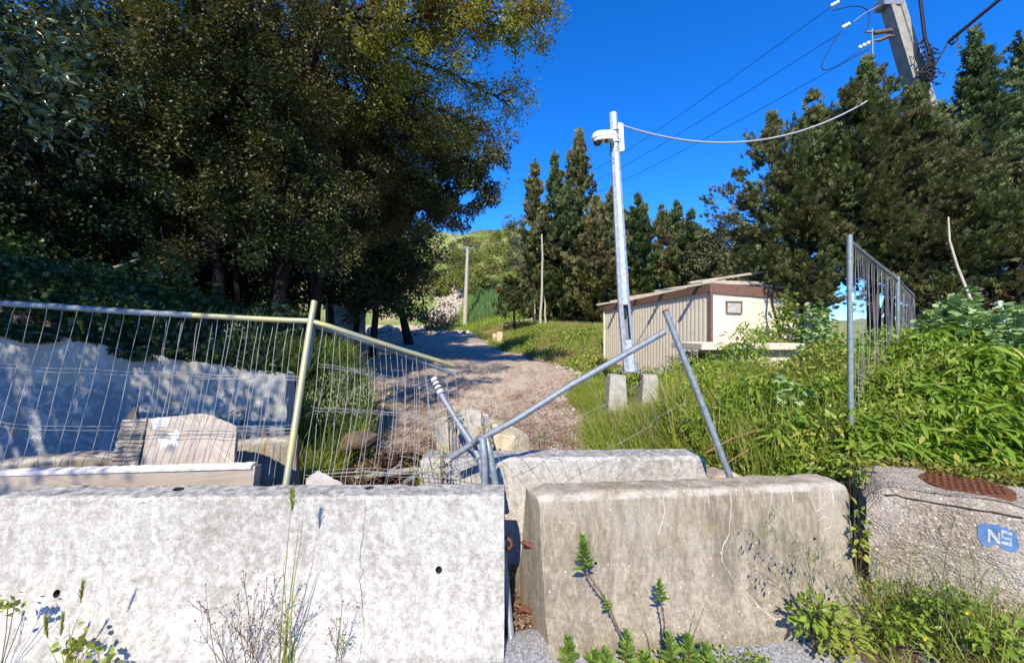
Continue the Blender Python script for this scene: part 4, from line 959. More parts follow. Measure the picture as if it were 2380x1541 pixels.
def band(a, b, za0, za1, zb_0, zb_1, off, th=.03):
    mb = MB(); n_ = (b - a).normalized().cross(Vector((0, 0, 1))); n_ = n_ if n_.dot(Vector((0, 0, EYE)) - a) > 0 else -n_
    vs = [a + Vector((0, 0, za0)), b + Vector((0, 0, zb_0)), b + Vector((0, 0, zb_1)), a + Vector((0, 0, za1))]
    vs = [v + n_ * off for v in vs] + [v + n_ * (off - th) for v in vs]
    mb.add(vs, [(0, 1, 2, 3), (7, 6, 5, 4), (0, 4, 5, 1), (3, 2, 6, 7), (1, 5, 6, 2), (0, 3, 7, 4)]); return mb
band(cn - dl_ * .05, lf, ztn - .17, ztn + .03, ztf - .15, ztf + .03, .065, .05).build('fascia', brown, shed)
band(cn, cn + dr_ * 2.1, ztn - .20, ztn + .04, ztn - .30, ztn - .06, .04, .05).build('fascia', brown, shed)
mb = MB(); mb.box(cn + Vector((0, 0, (zb0 + ztn) / 2)) + (nl - dl_) * .012, (.07, .07, ztn - zb0), Rr); mb.build('corner_post', brown, shed)
mb = MB(); mb.box(lf + Vector((0, 0, (zb0 + ztf) / 2)) + nl * .01, (.07, .07, ztf - zb0), Rr); mb.build('corner_post', CR, shed)
# small vent/hatch on the end wall
hc = cn + dr_ * .62 - dl_ * .03 + Vector((0, 0, 2.33)); mb = MB()
for (x, z, w, h) in ((0, .137, .44, .022), (0, -.137, .44, .012), (-.209, 0, .012, .262), (.209, 0, .02, .262)): mb.box(hc + dr_ * x + Vector((0, 0, z)), (w, .05, h), Rr)
hf = mb.build('hatch_frame', brown, shed)
mb = MB(); mb.box(hc + dl_ * .012, (.40, .02, .26), Rr); mb.build('hatch_panel', plain("peeling hatch", (.52, .48, .45), .7, 0, 16, .4, .4), shed)
# bare rafters sticking out over the fascia
for k, u_ in enumerate((.25, 1.75, 3.15, 4.4, 5.5)):
    z = ztn + (ztf - ztn) * u_ / Ls + .07; a = cn + dl_ * u_ + nl * .40 + Vector((0, 0, z)); b = cn + dl_ * u_ + dr_ * 1.9 + Vector((0, 0, z + .36))
    mb = MB(); mb.box((a + b) / 2, ((b - a).length, .10, .055), Matrix(((b - a).normalized(), dl_, (b - a).normalized().cross(dl_))).transposed()); mb.build('rafter', M['woodlight'], shed)
mb = MB(); a = cn + dl_ * .2 + nl * .1 + Vector((0, 0, ztn + .10)); b = a + dr_ * 1.8 + Vector((0, 0, -.02)); mb.box((a + b) / 2, ((b - a).length, .07, .09), Rr); mb.build('purlin', M['woodlight'], shed)
for k in range(5):
    a = cn + dr_ * (1.3 + .3 * k) + dl_ * random.uniform(0, .6) + Vector((0, 0, ztn + .05 - .05 * k)); b = a + dr_ * random.uniform(.6, 1.3) + dl_ * random.uniform(-.4, .5) + Vector((0, 0, random.uniform(-.25, .15)))
    mb = MB(); mb.tube([a, b], .035, 4, smooth=False); mb.build('broken_board', M['wood'], shed)
# low concrete box in the bushes
lb = empty('concrete_box', (4.9, 8.3, .5), "low cream concrete box with a flat slab lid standing in the bamboo by the shed", 'concrete box')
mb = MB(); mb.box((4.80, 8.65, 1.445), (2.15, 1.4, .13), Matrix.Rotation(.04, 3, 'Z'), 0, .012); mb.build('lid', CR, lb)
mb = MB(); mb.box((5.1, 8.75, .80), (1.45, 1.2, 1.155), Matrix.Rotation(.04, 3, 'Z')); mb.build('walls', CR, lb)

# far details: sandstone posts, rail fence, boulders, pale dead stems
def jbox(name, c, d, mat, label, cat, rotz=0, group=None):
    mb = MB(); mb.box(c, d, Matrix.Rotation(rotz, 3, 'Z'), 0, min(d) * .12); o = mb.build(name, mat)
    for v in o.data.vertices: v.co += noise.noise_vector(v.co * 3) * min(d) * .12
    return tag(o, label, cat, group)
z_ = hz(.0, 26)
def standon(px, Y, dims, *a, **k):
    x = (px - 1190) / 930 * Y; return jbox(a[0], Vector((x, Y, hz(x, Y) + dims[2] / 2 - .05)), dims, *a[1:], **k)
standon(1161, 24, (.34, .3, .72), 'stone_post', M['sand'], "taller sandstone block standing in the grass beside the track", 'stone block', rotz=.2, group='sandstone blocks')
standon(1149, 24.3, (.22, .25, .60), 'stone_post', M['sand'], "smaller sandstone block tucked behind the taller one", 'stone block', rotz=.2, group='sandstone blocks')
rf = empty('rail_fence', (0, 30, 2), "low pale wooden rail fence in front of the cypresses", 'fence')
a = P(1172, 752, 30); b = P(1238, 742, 32); mb = MB(); mb.tube([a, b], .06, 5); mb.build('rail', M['woodlight'], rf)
for t in (.0, .5, .95):
    q = a.lerp(b, t); mb = MB(); mb.tube([Vector((q.x, q.y, q.z - .9)), Vector((q.x, q.y, q.z + .1))], .06, 5); mb.build('post', M['woodlight'], rf)
for k, (x, y, Y, s, lb_) in enumerate([(868, 750, 33, .55, "grey boulder at the foot of the slope, leftmost of the far row"), (885, 752, 33, .5, "squarish pale boulder between two others at the far bend"), (905, 748, 34, .6, "brownish boulder just left of the leaning dark trunk"), (965, 757, 30, .45, "low pale boulder just right of the leaning dark trunk"), (922, 752, 33, .4, "small boulder right behind the leaning dark trunk")]):
    c = P(x, y, Y); c.z = hz(c.x, Y) + s * .35; rock('boulder', c, (s, s * .8, s * .75), 60 + k, M['rock'], lb_, 'boulder', 'boulders at the far bend', sub=3)
mb = MB(); mb.tube([P(2204, 505, 6.8), P(2207, 560, 6.7), P(2225, 620, 6.6), P(2262, 712, 6.4)], [.012, .016, .02, .024], 6); o = mb.build('dead_branch', M['woodlight']); tag(o, "bare pale branch hanging against the right-hand cypresses", 'branch')
mb = MB(); mb.tube([P(1640, 1052, 3.4), P(1700, 1020, 3.6), P(1800, 985, 3.9)], .009, 5); mb.tube([P(1690, 1075, 3.3), P(1740, 1045, 3.4)], .006, 5); o = mb.build('dry_stick', plain("reddish stick", (.25, .14, .08), .9)); tag(o, "reddish dry stick lying in the weeds right of the white barrier", 'stick')
mb = MB(); mb.tube([P(820, 1112, 4.3), P(900, 1100, 4.2), P(965, 1090, 4.2), P(1000, 1095, 4.2)], [.03, .035, .03, .02], 6); mb.tube([P(905, 1098, 4.2), P(930, 1080, 4.3)], .02, 5); o = mb.build('fallen_branch', M['wood']); tag(o, "weathered fallen branch on the ground behind the bent mesh", 'branch')
mb = MB(); mb.tube([P(300, 655, 6.4), P(255, 627, 6.4), P(280, 618, 6.5), P(325, 602, 6.6)][1:], [.03, .025, .015], 6); o = mb.build('dead_branch', M['wood']); tag(o, "short bare grey branch sticking out under the dark oaks", 'branch')

mb = MB(); mb.tube([P(2322, 700, 5.4), P(2338, 752, 5.35), P(2362, 850, 5.3)], .028, 10); o = mb.build('white_tube', M['cam_white']); tag(o, "leaning white tube half hidden by leaves at the right edge", 'tube')
# ------------------------------------------------------------------ trees
def ball(n): return unit(rng.normal(size=(n, 3)))
def wob3(p, f, s=0):
    r = 0
    for i in range(6):
        k = f * (1 + .27 * i); r = r + np.sin(p[:, 0] * k * math.cos(_an[i]) + p[:, 1] * k * math.sin(_an[i]) + _ph[i, 0] + s) * np.sin(p[:, 2] * k * 1.1 + p[:, 0] * k * .5 * math.sin(_an[i + 9]) + _ph[i, 1])
    return r / 3

def crown_leaves(ells, dens, rsub=(.2, .52), shell=(.4, 1.0), per=900, droop=.35, cav=(2.0, -.28)):
    """ells: (cx,cy,cz,rx,ry,rz). Leaves gathered in small clumps spread mostly near the outside of each ellipsoid"""
    Ps = []; As = []; subs = []
    for (cx, cy, cz, rx, ry, rz) in ells:
        area = 4 * math.pi * ((rx * ry) ** 1.6 / 3 + (rx * rz) ** 1.6 / 3 + (ry * rz) ** 1.6 / 3) ** (1 / 1.6)
        ns = max(6, int(area * dens)); d = ball(ns); f = rng.uniform(shell[0], shell[1], ns) ** .6
        f = f * (1 + .18 * rng.normal(size=ns))
        c = np.array([cx, cy, cz]) + d * f[:, None] * np.array([rx, ry, rz]); rs = rng.uniform(*rsub, ns)
        for k in range(ns):
            m = int(per * rs[k] ** 2) + 4; q = ball(m) * (rng.random(m) ** .45)[:, None] * rs[k] * np.array([1, 1, .7]); Ps.append(c[k] + q)
            As.append(d[k] * .5 + unit(q) * .9 + rng.normal(0, .45, (m, 3)) + np.array([0, 0, -droop]))
            subs.append(c[k])
    Pa = np.concatenate(Ps); Aa = np.concatenate(As); k = wob3(Pa, cav[0]) > cav[1]; return Pa[k], Aa[k], np.array(subs)

def limb(mb, a, b, r0, r1, n=7, jit=.12, seed=0):
    L = (b - a).length; pts = bez(a, b, n, Vector((0, 0, -.04 * L)), jit * L * .35, seed); mb.tube(pts, [r0 + (r1 - r0) * k / n for k in range(n + 1)], 6); return pts
bark = NM("dark bark", .95, .1); bark.col(bark.ramp(bark.noise(6, 6, .7, bark.mapv(scale=(2, 2, .5))), [(.35, (.016, .012, .010)), (.65, (.06, .045, .035))])); bark.bump(bark.noise(18, 5, .7, bark.mapv(scale=(1.5, 1.5, .3))), .9, .03); M['bark'] = bark.m
M['twig'] = plain("twig bark", (.13, .105, .085), .9, 0, 20, .4)
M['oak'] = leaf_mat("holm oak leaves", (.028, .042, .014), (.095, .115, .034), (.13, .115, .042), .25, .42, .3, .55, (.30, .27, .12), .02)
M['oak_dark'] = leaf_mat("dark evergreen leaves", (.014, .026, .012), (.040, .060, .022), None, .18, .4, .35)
M['oak_gray'] = leaf_mat("grey green oak leaves", (.065, .08, .035), (.17, .18, .085), (.15, .13, .055), .25, .5, .3, .7)
M['fresh'] = leaf_mat("fresh spring leaves", (.20, .26, .03), (.40, .42, .08), (.30, .26, .06), .5, .45, .3, .9)
M['glossy'] = leaf_mat("glossy near leaves", (.030, .055, .025), (.10, .15, .07), None, .2, .22, .6)

def oak(name, label, ells_px, trunk, mat, leaf=.07, dens=2.4, per=900, seed=0, rsub=(.2, .52), cat='tree', group='oaks of the wood', fill_limb=True, r0=.16):
    """ells_px: (px, py, Y, rpx, rpy, depth radius)"""
    random.seed(seed); ells = []
    for (px, py, Y, rx, ry, rd) in ells_px:
        c = P(px, py, Y); ells.append((c.x, c.y, c.z, rx / 930 * Y, rd, ry / 930 * Y))
    base = Vector(trunk[0]); root = empty(name, base, label, cat, group)
    pos, ax, subs = crown_leaves(ells, dens * 1.35, rsub, per=per * 1.35)
    mb = MB(); k = len(trunk); mb.tube([Vector(t) for t in trunk], [r0 * (1 - .55 * i / (k - 1)) * (1.25 if i == 0 else 1) for i in range(k)], 9)
    top = Vector(trunk[-1]); mid = Vector(trunk[len(trunk) // 2])
    for j, e in enumerate(ells):
        c = Vector(e[:3]); s = top if (c - top).length < (c - mid).length else mid
        limb(mb, s, c, r0 * .42, r0 * .18, 8, .2, seed + j)
        ss = subs[np.argsort(((subs - np.array(e[:3])) ** 2).sum(1))[:26]]
        for q in ss[::2]: limb(mb, c, Vector(q), r0 * .15, .008, 4, .3, seed + j)
    mb.build('trunk', M['bark'], root)
    scatter('crown', LEAF2, pos, ax, leaf * 1.25 * rng.uniform(.7, 1.25, len(pos)), mat, root)
    return root
def ontg(px, py, Y):
    v = P(px, py, Y); v.z = hz(v.x, v.y) - .1; return v

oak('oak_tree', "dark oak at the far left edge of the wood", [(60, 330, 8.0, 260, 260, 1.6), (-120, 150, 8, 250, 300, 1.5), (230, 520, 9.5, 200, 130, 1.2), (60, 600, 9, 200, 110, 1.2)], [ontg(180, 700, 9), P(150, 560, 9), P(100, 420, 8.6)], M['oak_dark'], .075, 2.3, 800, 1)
oak('oak_tree', "big oak with a forked trunk left of the middle of the wood", [(420, 130, 9.0, 240, 230, 1.7), (520, 330, 9.3, 200, 170, 1.3), (390, 430, 9.6, 170, 120, 1.1), (580, 480, 9.0, 120, 90, .8), (420, 590, 8.8, 80, 45, .5), (590, 560, 8.7, 60, 50, .45)], [ontg(505, 700, 9.2), P(508, 640, 9.2), P(492, 560, 9.2), P(478, 440, 9.2), P(440, 300, 9.0)], M['oak'], .065, 2.6, 950, 2, r0=.13)
oak('oak_tree', "oak with sunlit brownish sprays beside the forked oak", [(690, 110, 9.0, 150, 150, 1.0), (640, 260, 8.8, 120, 110, .8), (700, 420, 9.2, 130, 110, .9), (560, 40, 9, 160, 120, 1), (745, 580, 9.3, 70, 60, .6), (690, 520, 8.9, 70, 60, .5)], [ontg(640, 715, 9.6), P(655, 640, 9.6), P(700, 560, 9.5), P(740, 420, 9.4)], M['oak'], .06, 2.9, 1000, 3, r0=.15)
oak('oak_tree', "broad oak leaning over the dirt track", [(800, 170, 11.5, 140, 180, 1.8), (900, 350, 12, 150, 130, 1.7), (830, 440, 12.5, 160, 120, 1.4), (930, 250, 11.5, 80, 90, 1.0), (960, 480, 13, 110, 80, 1)], [ontg(720, 715, 13), P(740, 600, 13), P(800, 480, 12.6), P(850, 320, 12)], M['oak'], .07, 2.5, 850, 4, r0=.2)
oak('oak_tree', "grey-green oak reaching furthest right against the sky", [(1090, 360, 14, 85, 75, 1.2), (1040, 430, 14, 100, 80, 1.2), (1105, 430, 14.2, 60, 60, .9), (1010, 330, 13.8, 80, 70, 1.0), (1060, 490, 14.5, 70, 40, .9)], [ontg(865, 755, 17.5), P(880, 640, 17), P(930, 540, 15.5), P(1000, 440, 14.2)], M['oak_gray'], .085, 2.2, 620, 5, r0=.13)
oak('oak_tree', "oak with a dark leaning trunk standing at the far end of the track", [(900, 610, 18, 100, 80, 1.7), (860, 690, 15.5, 75, 50, 1.0), (930, 590, 16, 90, 70, 1.3), (905, 650, 15.5, 80, 60, 1.0), (960, 670, 19, 50, 60, 1.2), (860, 680, 20, 70, 50, 1.4), (930, 560, 20, 90, 50, 1.6), (800, 610, 19, 80, 70, 1.5)], [ontg(952, 768, 24), P(934, 728, 24), P(915, 690, 23.4), P(890, 640, 22)], M['oak'], .10, 1.9, 480, 6, r0=.24)
# the wood behind
for i, (x, y, Y, rx, ry, lb) in enumerate([(430, 620, 19, 190, 90, "low shaded oak far back behind the forked oak"), (640, 640, 22, 170, 90, "low shaded oak far back between the slanting trunks"), (830, 640, 27, 110, 100, "low shaded oak far back left of the stone wall end"), (420, 330, 18, 280, 230, "tall dim oak filling the back of the wood"), (820, 420, 19, 170, 180, "tall dim oak behind the one leaning over the track"), (80, 520, 14, 230, 190, "shaded oak deep in the wood at far left"), (330, 560, 14, 180, 160, "shaded oak deep in the wood behind the dead branch"), (560, 560, 15, 150, 150, "shaded oak deep in the wood between the two big trunks"), (760, 560, 17, 130, 130, "shaded oak deep in the wood above the stone wall"), (250, 250, 14, 260, 200, "tall oak rising at the back of the wood on the left"), (640, 300, 15, 200, 200, "tall oak rising at the back of the wood near its middle")]):
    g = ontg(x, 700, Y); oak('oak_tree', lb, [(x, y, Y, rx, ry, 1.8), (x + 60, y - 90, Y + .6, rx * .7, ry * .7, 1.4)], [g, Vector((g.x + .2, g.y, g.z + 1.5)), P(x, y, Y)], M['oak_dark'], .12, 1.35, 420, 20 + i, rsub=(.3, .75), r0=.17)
# extra slender trunks at the edge of the wood
for i, (x0, x1, x2, Y, r, lb) in enumerate([(560, 548, 570, 10.5, .07, "thin dark bare trunk right of the forked oak"), (735, 720, 660, 12, .10, "thin dark trunk bending left at the edge of the wood"), (395, 380, 372, 10.5, .06, "thin trunk left of the forked oak"), (700, 740, 790, 11.5, .09, "thin dark trunk slanting right above the tall oats")]):
    g = ontg(x0, 715, Y); rt_ = empty('young_tree', g, lb, 'tree', 'slender trunks at the edge of the wood'); mb = MB(); mb.tube([g, P(x1, 640, Y), P((x1 + x2) / 2, 560, Y), P(x2, 450, Y)], [r, r * .85, r * .7, r * .5], 7); mb.build('trunk', M['bark'], rt_)
    c = P(x2, 430, Y); pos, ax, s_ = crown_leaves([(c.x, c.y, c.z, .7, .7, .6)], 2.5, per=500); scatter('crown', LEAF2, pos, ax, .07, M['oak_dark'], rt_)

# spring-green tree whose limb reaches over the sky
random.seed(5)
sp_ = empty('deciduous_tree', ontg(640, 700, 10.8), "tree with fresh yellow-green leaves, its long limb reaching out against the sky", 'tree')
mb = MB(); tr = [ontg(640, 700, 10.8), P(650, 560, 10.6), P(670, 380, 10), P(700, 200, 9.4), P(760, 60, 8.8), P(800, -60, 8.4)]; mb.tube(tr, [.2, .16, .14, .12, .1, .08], 8)
tips = []
def bough(a, pts, r, depth=0, sd=0):
    path = [a] + pts; n = len(path); fine = []
    for i in range(n - 1):
        for k in range(4): fine.append(path[i].lerp(path[i + 1], k / 4) + noise.noise_vector(Vector((sd + i * 4 + k, 0, 0))) * .06)
    fine.append(path[-1]); m = len(fine); mb.tube(fine, [max(.005, r * (1 - .85 * i / (m - 1))) for i in range(m)], 6 if depth == 0 else 4)
    for i in range(2 + (depth > 0), m):
        for rep in range(2 if depth == 0 else 1):
            if random.random() > (.85 if depth < 2 else .6): continue
            d = (fine[i] - fine[i - 1]).normalized(); o_ = Vector((random.gauss(0, 1), random.gauss(0, 1), random.gauss(-.15, .8))); o_ = (o_ - d * o_.dot(d)).normalized()
            l = [1.15, .55, .25][min(depth, 2)] * random.uniform(.5, 1.1) * (1 - .4 * i / m); v = (d * .75 + o_ * .8 + Vector((0, 0, -.12))).normalized() * l
            if depth < 2: bough(fine[i], [fine[i] + v * .5 + Vector((0, 0, .03)), fine[i] + v], r * .38, depth + 1, sd + i * 7 + depth)
            tips.append(fine[i] + v)
bough(P(770, 45, 8.7), [P(840, 40, 8.5), P(930, 55, 8.4), P(1020, 35, 8.3), P(1120, 25, 8.3), P(1225, 42, 8.2)], .055, 0, 1)
bough(P(830, 60, 8.6), [P(900, 120, 9), P(980, 150, 9.3), P(1060, 175, 9.5), P(1130, 215, 9.6), P(1180, 235, 9.7)], .05, 0, 9)
bough(P(790, 150, 9.2), [P(870, 190, 9.6), P(950, 230, 9.9), P(1040, 260, 10), P(1090, 300, 10.1)], .045, 0, 19)
bough(P(760, 60, 8.8), [P(860, 10, 8.4), P(960, -30, 8.2), P(1080, -40, 8)], .05, 0, 29)
mb.build('trunk', M['bark'], sp_)
T = np.array([tuple(t) for t in tips]); 
pos = []; ax = []
for t in T:
    px_ = 1190 + t[0] / t[1] * 930; py_ = 770 - (t[2] - EYE) / t[1] * 930
    m = 15 if py_ < 110 else (8 if py_ < 180 else 4)
    q = rng.normal(0, .07, (m, 3)); pos.append(t + q); ax.append(q * 6 + rng.normal(0, .6, (m, 3)))
pos = np.concatenate(pos); scatter('crown', LEAF2, pos, np.concatenate(ax), .068 * rng.uniform(.6, 1.3, len(pos)), M['fresh'], sp_)

# near oak standing left of the viewer: its boughs hang into the top left corner and shade the wall
near = empty('oak_tree', (-5.2, -.6, 0), "nearest oak, glossy leafy boughs hanging into the top left corner", 'tree')
mb = MB(); mb.tube([(-6.2, -1.2, 0), (-6.0, -1.0, 1.8), (-5.6, -.6, 3.4), (-5, 0, 5)], [.28, .24, .2, .14], 10)
ell = [(-4.6, -.6, 5.1, 1.5, 1.5, 1.1), (-6.2, .2, 5.2, 2.0, 1.8, 1.7), (-7.5, 2.2, 5.6, 2.2, 2.0, 1.8), (-5.3, -.4, 6.8, 2.4, 2.0, 1.6), (-8.2, -.5, 6.5, 2.5, 2.2, 2.0), (-6.6, 1.2, 8.2, 2.4, 2.0, 1.6), (-4.2, .4, 4.3, .9, .9, .5), (-3.6, 2.9, 7.6, 1.5, 2.0, .9), (-3.7, 2.4, 7.5, 1.3, 1.5, .8), (-3.3, 3.3, 8.0, 1.4, 1.4, .6), (-2.7, 4.9, 8.7, 1.2, 1.8, .7), (-2.9, 4.5, 8.5, 1.1, 1.2, .6), (-5.2, 5.2, 8.9, 1.6, 1.8, 1.0), (-6.2, -1.6, 4.6, 1.6, 1.2, 1.0), (-4.9, 1.6, 5.6, 1.2, 1.2, .7), (-7.0, 3.2, 7.9, 2.4, 1.7, 1.0), (-5.4, 2.6, 6.6, .9, 1.0, .6), (-4.0, 1.2, 7.2, 1.2, 1.2, .7)]  # unseen crown clumps, added to shade the wall, the track and the wood
for e in ell: limb(mb, Vector((-5.6, -.6, 3.4)), Vector(e[:3]), .09, .03, 8, .2, 3)
hang = []
for (px, py, Y, l) in [(40, 40, 2.7, 0), (110, 90, 2.75, 0), (170, 150, 2.8, 0), (60, 200, 2.7, 0), (200, 60, 2.9, 0), (150, 230, 2.75, 0), (100, 270, 2.7, 0), (20, 130, 2.6, 0), (-60, 60, 2.5, 0), (-50, 220, 2.5, 0), (190, 205, 2.85, 0)]:
    c = P(px, py, Y); limb(mb, Vector((-4.4, 1.2, 4.6)) + Vector((0, 0, .1 * random.random())), c, .010, .003, 8, .25, px); hang.append(c)
mb.build('trunk', M['bark'], near)
pos, ax, _s = crown_leaves(ell, 1.5, (.22, .55), per=420); 
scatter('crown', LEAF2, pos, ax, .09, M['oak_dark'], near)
pos = []; ax = []
for c in hang:
    for k in range(6):
        cc_ = np.array(tuple(c)) + rng.normal(0, .12, 3); m = 9; q = ball(m); pos.append(cc_ + q * .035); ax.append(q + np.array([.25, .0, -.25]))
pos = np.concatenate(pos); scatter('hanging_leaves', LEAF6, pos, np.concatenate(ax), .085 * rng.uniform(.7, 1.2, len(pos)), M['glossy'], near, width=.05)

# ------------------------------------------------------------------ cypresses
M['cyp'] = leaf_mat("cypress foliage", (.070, .085, .026), (.18, .195, .065), (.20, .17, .07), .15, .6, .2, .35)
M['cyp_dark'] = leaf_mat("dark cypress foliage", (.055, .080, .028), (.13, .17, .06), None, .15, .6, .2)
M['cyp_brown'] = leaf_mat("browned cypress foliage", (.070, .098, .032), (.185, .22, .075), (.165, .15, .065), .2, .6, .2, 1.1)
def cypress(name, label, base, Hh, R, mat, nplume, per, spray, tmpl, seed=0, prof=None, group=None, bare=.06, tip=.12, lean=(0, 0), trunk_r=.14, cones=0, jag=(.55, 1.2)):
    g = np.random.default_rng(seed); base = Vector(base); root = empty(name, base, label, 'tree', group)
    prof = prof or (lambda h: math.sin(min(1, (1 - h) * 1.15) ** .7 * 1.571) * (1 if h > .25 else .75 + h))
    mb = MB(); tp = [base + Vector((lean[0] * t, lean[1] * t, Hh * t)) for t in np.linspace(0, .93, 8)]; tp = [q + noise.noise_vector(q * .6) * .12 * (i > 0) for i, q in enumerate(tp)]
    mb.tube(tp, [trunk_r * (1 - .85 * i / 7) for i in range(8)], 7)
    Ps = []; As = []
    for k in range(nplume):
        h = bare + (1 - bare) * (g.random() ** .85); a = g.random() * 6.283; rad = R * prof(h) * g.uniform(*jag) * (1.35 if g.random() < .12 else 1)
        out = np.array([math.cos(a), math.sin(a), 0]); root_ = np.array([base.x + lean[0] * h, base.y + lean[1] * h, base.z + Hh * max(0, h - tip * .6)])
        end = root_ + out * rad + np.array([0, 0, Hh * tip * g.uniform(.35, 1.1)]) * (1 if h < .97 else 1.2)
        if h > .93: end = root_ + out * rad * .4 + np.array([0, 0, Hh * tip * g.uniform(.6, 1.0)])
        m = per; t = g.uniform(.35, 1.02, m); ln = np.linalg.norm(end - root_); w = (.07 + .17 * np.sin(np.clip(t, 0, 1) * 3.0)) * min(ln, 1.5) * (.38 if jag[1] > 1.4 else .55)
        q = root_ + (end - root_) * t[:, None] + g.normal(size=(m, 3)) * w[:, None]; Ps.append(q)
        dirn = (end - root_) / ln; As.append(dirn * 1.0 + np.array([0, 0, .35]) + out * .3 + g.normal(0, .38, (m, 3)))
        if k % 3 == 0: mb.tube([Vector(root_), Vector(root_ + (end - root_) * .8)], [.022 * R ** .5, .008], 4)
    mb.build('trunk', M['bark'], root); pos = np.concatenate(Ps); AA = np.concatenate(As); kk = wob3(pos, 16.0 / spray ** .5 * .12) > -.30; pos = pos[kk]; As = [AA[kk]]
    scatter('crown', tmpl, pos, np.concatenate(As), spray * g.uniform(.65, 1.25, len(pos)), mat, root)
    if cones:
        idx = g.integers(0, len(pos), cones); cb = OAT; scatter('cones', ([(0, -.5, 0), (-.5, 0, 0), (0, .5, 0), (.5, 0, 0), (0, 0, .5), (0, 0, -.5)], [(0, 1, 4), (1, 2, 4), (2, 3, 4), (3, 0, 4), (1, 0, 5), (2, 1, 5), (3, 2, 5), (0, 3, 5)]), pos[idx], g.normal(size=(cones, 3)), .035, plain("cone", (.5, .42, .28), .7), root)
    return root
G1 = 'cypress row beyond the track'
sl = lambda h: (1.0 if h < .30 else max(.03, (1 - (h - .30) / .70)) ** .72) * (.8 + .2 * min(1, h * 5))
for i, (ax_, ay, Y, R, mt, n, lb, tp) in enumerate([
    (1243, 385, 34, 1.15, 'cyp', 150, "slim cypress at the left end of the row", .10), (1290, 366, 36, 1.25, 'cyp_dark', 170, "smooth pointed dark green cypress, second of the row", .08), (1345, 322, 34, 1.9, 'cyp', 230, "tallest cypress of the row with ragged side tufts", .09),
    (1320, 440, 33, 1.7, 'cyp_dark', 150, "shorter cypress filling the foot of the tallest one", .12), (1385, 470, 31, 1.8, 'cyp', 200, "broad lumpy cypress left of the camera pole", .13), (1425, 442, 33, 1.6, 'cyp', 190, "cypress standing right behind the camera pole", .10),
    (1484, 466, 33, 1.5, 'cyp_dark', 180, "pointed cypress just right of the camera pole", .10), (1538, 490, 34, 1.5, 'cyp', 170, "cypress above the left end of the shed roof", .11), (1572, 472, 36, 1.0, 'cyp_dark', 110, "narrow spire cypress above the shed roof", .09),
    (1605, 505, 33, 1.6, 'cyp_dark', 170, "dark cypress above the middle of the shed roof", .12), (1640, 545, 32, 1.5, 'cyp', 140, "low cypress beside the rounded trees at the right end of the row", .14)]):
    t = P(ax_, ay, Y); z = hz(t.x, Y); cypress('cypress_tree', lb, (t.x, Y, z - .1), t.z - z, R, M[mt], n, 55, .42, SPRAY_FAR, 100 + i, sl, G1, .05, tp * 1.25, trunk_r=.22, jag=(.3, 1.75))
# smaller brownish tree at the foot of the row and pale dead stems
t = ontg(1195, 752, 27); cypress('cypress_tree', "stunted brownish cypress with low hanging boughs beside the rail fence", t, 3.6, 1.5, M['cyp_brown'], 60, 40, .30, SPRAY_FAR, 131, lambda h: 1.0 if h < .8 else .7, G1, .35, .1, trunk_r=.1)
for i, (x0, y1, Y, r, lb) in enumerate([(1257, 545, 28, .10, "tall pale bare stem in front of the cypresses"), (1243, 690, 29, .07, "short pale stem left of the tall bare one"), (1268, 690, 29, .09, "short pale stem right of the tall bare one")]):
    g = ontg(x0, 760, Y); mb = MB(); e = P(x0 - 4 + 6 * (i == 0), y1, Y); mb.tube(bez(g, e, 8, Vector((.06, 0, 0)), .12, i), [r * (1 - .4 * k / 8) for k in range(9)], 6); o = mb.build('dead_tree', M['woodlight']); tag(o, lb, 'dead tree', 'pale bare stems')
# rounded trees right of the row, behind the shed
for i, (x, y, Y, rx, ry, mt, lb) in enumerate([(1695, 580, 30, 70, 62, 'oak_gray', "rounded grey-green tree behind the shed"), (1755, 610, 24, 60, 55, 'oak_gray', "rounded tree behind the shed touching the big cypress"), (1825, 640, 22, 60, 50, 'fresh', "yellow-green tree seen under the big cypress"), (1760, 690, 20, 90, 40, 'oak_gray', "low bushy tree behind the broken roof")]):
    g = ontg(x, 760, Y); c = P(x, y, Y); oak('small_tree', lb, [(x, y, Y, rx, ry, 1.6), (x - 25, y + 40, Y, rx * .9, ry * .8, 1.5), (x + 30, y + 50, Y, rx * .8, ry * .8, 1.4)], [g, g.lerp(c, .5), c], M[mt], .17, 1.2, 220, 300 + i, (.3, .7), group='trees behind the shed')
# the big cypresses at the right
G2 = 'big cypresses at the right'
wide = lambda h: (1.0 if h < .55 else max(.05, 1 - (h - .55) / .45) ** .8) * (.75 if h < .3 else 1)
def bigc(label, px, py, Y, R, mt, n, per, seed, prof, bare, tip, spray=.155, lean=(0, 0), cones=60, bx=None):
    t = P(px, py, Y); b = t.copy(); 
    if bx is not None: b.x = (bx - 1190) / 930 * Y
    b.z = hz(b.x, Y); return cypress('cypress_tree', label, b - Vector((0, 0, .1)), t.z - b.z, R, M[mt], n, per, spray, SPRAY, seed, prof, G2, bare, tip * 1.25, (t.x - b.x, 0), .16, 0, (.4, 1.41))
bigc("leftmost big cypress with browned boughs and sky showing under it", 1790, 300, 10.5, 1.35, 'cyp_brown', 130, 70, 201, lambda h: (.35 if h < .3 else 1.0 if h < .75 else max(.1, (1 - h) / .25)), .40, .14, .18, bx=1900)
bigc("forward bough mass of browned cypress above the shed corner", 1850, 430, 9.6, 1.0, 'cyp_brown', 80, 60, 202, lambda h: 1.0 if h > .3 else .3, .42, .14, .18, bx=1930)
bigc("big cypress whose pointed crown hides the foot of the utility pole", 2012, 165, 9.4, 1.45, 'cyp_brown', 240, 80, 203, wide, .42, .10, .17, bx=2030)
